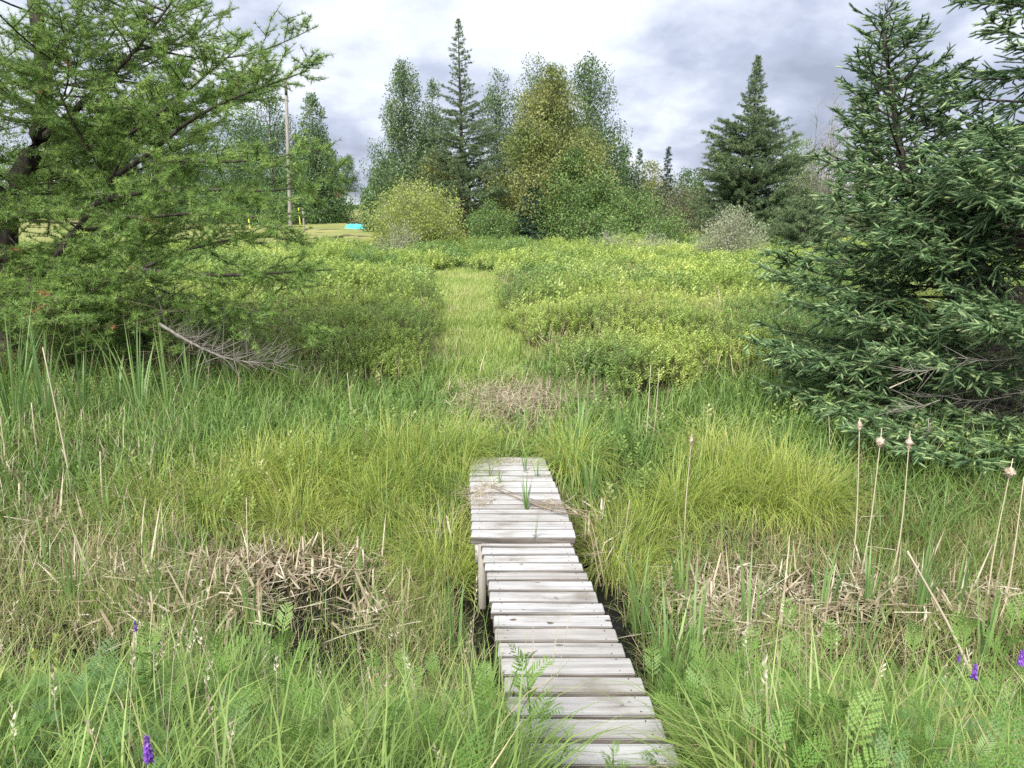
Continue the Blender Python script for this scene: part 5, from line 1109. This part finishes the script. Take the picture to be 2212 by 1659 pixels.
def vetch(px, py, Y, label, s=1.0):
    t = at(px, py, Y); g = float(gz(t[0], Y)); root = empty("vetch_flower", (t[0], Y, g), label, "flower", "purple vetch flowers")
    a, p, lv = Acc(), Acc(), Acc(); P = resample([(t[0] + .04, Y + .03, g), (t[0] + .02, Y, (g + t[2]) / 2), t + [0, 0, -.005]], 7); tube(a, P, np.linspace(.0022, .0012, 7), 4)
    n = 46; f = np.linspace(0, 1, n); az = np.arange(n) * 2.4; d = np.stack([np.cos(az), np.sin(az), -.9 + f * 0], 1); pos = t + np.stack([0 * f, 0 * f, (.5 - f) * -.055 * s], 1)
    scatter(p, pack([(0, 0, 0), (0, .30, .5), (0, 0, 1), (0, -.30, .5), (.25, 0, .6)], [(0, 1, 4), (1, 2, 4), (2, 3, 4), (3, 0, 4)], (), .5), pos, frames(d, U(0, 6, n)), .016 * s * (1.1 - .55 * f), np.clip(rng.normal(.5, .25, n), 0, 1))
    for k in range(1, 6): scatter(lv, FROND_V[k % 2], P[k][None], zrot(U(0, 6.28, 1), U(.6, 1.1, 1)), np.array([.10]), np.array([.5]))
    obj("stem", a, M['vetch'], root); obj("petals", p, M['violet'], root); obj("leaves", lv, M['vetch'], root)
vetch(318, 1612, 1.55, "largest purple vetch spike at the bottom left", 1.15)
vetch(292, 1350, 2.6, "small faded vetch flower above the left bank plants", .7)
vetch(2106, 1448, 2.25, "purple vetch spike among feathery leaves at right", .95)
vetch(2206, 1418, 2.25, "purple vetch spike cut by the right edge", .9)
vetch(2072, 1420, 2.4, "faint small vetch flower left of the right spike", .5)
def herb(px, py, Y, label, n=6):
    b = at(px, py, Y); b[2] = float(gz(b[0], Y)); root = empty("leafy_herb", b, label, "plant"); s, a = Acc(), Acc()
    for i in range(n):
        t = b + np.array([rng.normal(0, .10), rng.normal(0, .08), U(.38, .62)]); P = resample([b, (b + t) / 2 + rng.normal(0, .02, 3), t], 6); tube(s, P, np.linspace(.004, .002, 6), 5)
        m = 26; f = U(.35, 1, m); q = np.stack([np.interp(f * 5, np.arange(6), P[:, j]) for j in range(3)], 1); az = np.arange(m) * 2.4
        scatter(a, LEAF, q, zrot(az, 1.1 - .6 * f + rng.normal(0, .15, m)), U(.05, .075, m) * (1.2 - .4 * f), np.clip(f + rng.normal(0, .15, m), 0, 1))
    obj("stems", s, M['herb'], root); obj("leaves", a, M['herb'], root)
herb(25, 1520, 2.55, "bright yellow green leafy herb at the left edge", 7)
herb(85, 1500, 2.75, "smaller leafy herb right of the left edge one", 3)
def dandelion():
    b = at(715, 1700, 2.05); b[2] = float(gz(b[0], 2.05)) + .1; root = empty("broad_leaf_plant", b, "pale plant with jagged broad leaves at the bottom centre left", "plant"); a = Acc()
    for az, L in ((1.4, .30), (.3, .24), (2.6, .26), (3.6, .2), (-1, .18), (4.9, .2)):
        n = 9; V, t = [], []; ang = .5
        p = np.zeros(3)
        for i in range(n + 1):
            f = i / n; a_ = .15 + 1.0 * f ** 2; w = L * .20 * math.sin(math.pi * min(.97, .12 + .85 * f)) * (1 if i % 2 else .55)
            V += [p + [0, w, .12 * w], p, p + [0, -w, .12 * w]]; p = p + np.array([math.sin(a_), 0, math.cos(a_)]) * L / n
        q = [(3 * i + k, 3 * i + k + 1, 3 * i + k + 4, 3 * i + k + 3) for i in range(n) for k in (0, 1)]
        scatter(a, pack(V, (), q, .5), b[None], zrot(np.array([az]), np.array([.25])), np.array([1.0]), np.array([.6]))
    obj("leaves", a, M['herb'], root)
dandelion()
def reed_bundle():
    pts = [upp(1060, 1052), upp(1130, 1082), upp(1195, 1103), upp(1225, 1112)]; pts = [p + [0, 0, .012] for p in pts]; e = pts[-1] + np.array([.16, -.12, .03]); e2 = e + np.array([.08, -.35, -.40])
    a = Acc()
    for i in range(5):
        o = rng.normal(0, .008, 3) * [1, 1, .3] + [0, 0, .006]; k = rng.integers(0, 2)
        tube(a, resample([p + o * (1 + j) for j, p in enumerate(pts[k:])] + [e + o * 3] + ([e2 + o * 4] if i < 2 else []), 16), np.linspace(.002, .0045, 16), 5, U(.0, .35))
    tag(obj("reed_bundle", a, M['straw'], origin=tuple(pts[0])), "bundle of dry brown reeds lying across the boardwalk and hanging off", "dead reeds")
reed_bundle()
def seed_grass(px0, py0, px1, py1, Y, label):
    f = at(px1, py1, Y); g = float(gz(f[0], Y)); f[2] = g; t = at(px0, py0, Y + .25); a = Acc(); P = resample([f, f * .4 + t * .6, t], 8); tube(a, P, np.linspace(.0016, .0008, 8), 4, .8)
    n = 26; u = U(.78, 1, n); q = np.stack([np.interp(u * 7, np.arange(8), P[:, j]) for j in range(3)], 1); scatter(a, LEAFN, q, frames(norm(P[-1] - P[-3] + rng.normal(0, .45 * np.linalg.norm(P[-1] - P[-3]), (n, 3)))), U(.008, .016, n), U(.3, .9, n))
    tag(obj("seed_grass", a, M['straw'], origin=tuple(f)), label, "grass stalk", "seeding grass stalks over the boards")
seed_grass(1232, 1328, 1150, 1560, 2.9, "long seeding grass stalk over the boards, topmost of three")
seed_grass(1205, 1350, 1160, 1600, 2.8, "seeding grass stalk over the boards, between the other two")
seed_grass(1152, 1340, 1148, 1560, 2.9, "short upright seeding grass stalk near the left boardwalk edge")
for px, py, Y, lb in ((2030, 890, 6.9, ""),):
    a = Acc(); A, B = at(1922, 838, 7.2), at(2072, 772, 7.6); tube(a, resample([A, B], 6), np.linspace(.007, .004, 6), 5, .9)
    tag(obj("dry_stick", a, M['straw'], origin=tuple(A)), "thin pale stick slanting up in the dark hollow under the spruce", "stick")
for o_ in sorted([o for o in SC.objects if o.type == "MESH"], key=lambda o: -len(o.data.polygons))[:9]: print(o_.name, o_.parent.name if o_.parent else "", len(o_.data.polygons))
print("SPRUCE BRUSHES", NSP, "total faces", sum(len(o.data.polygons) for o in SC.objects if o.type == 'MESH'))
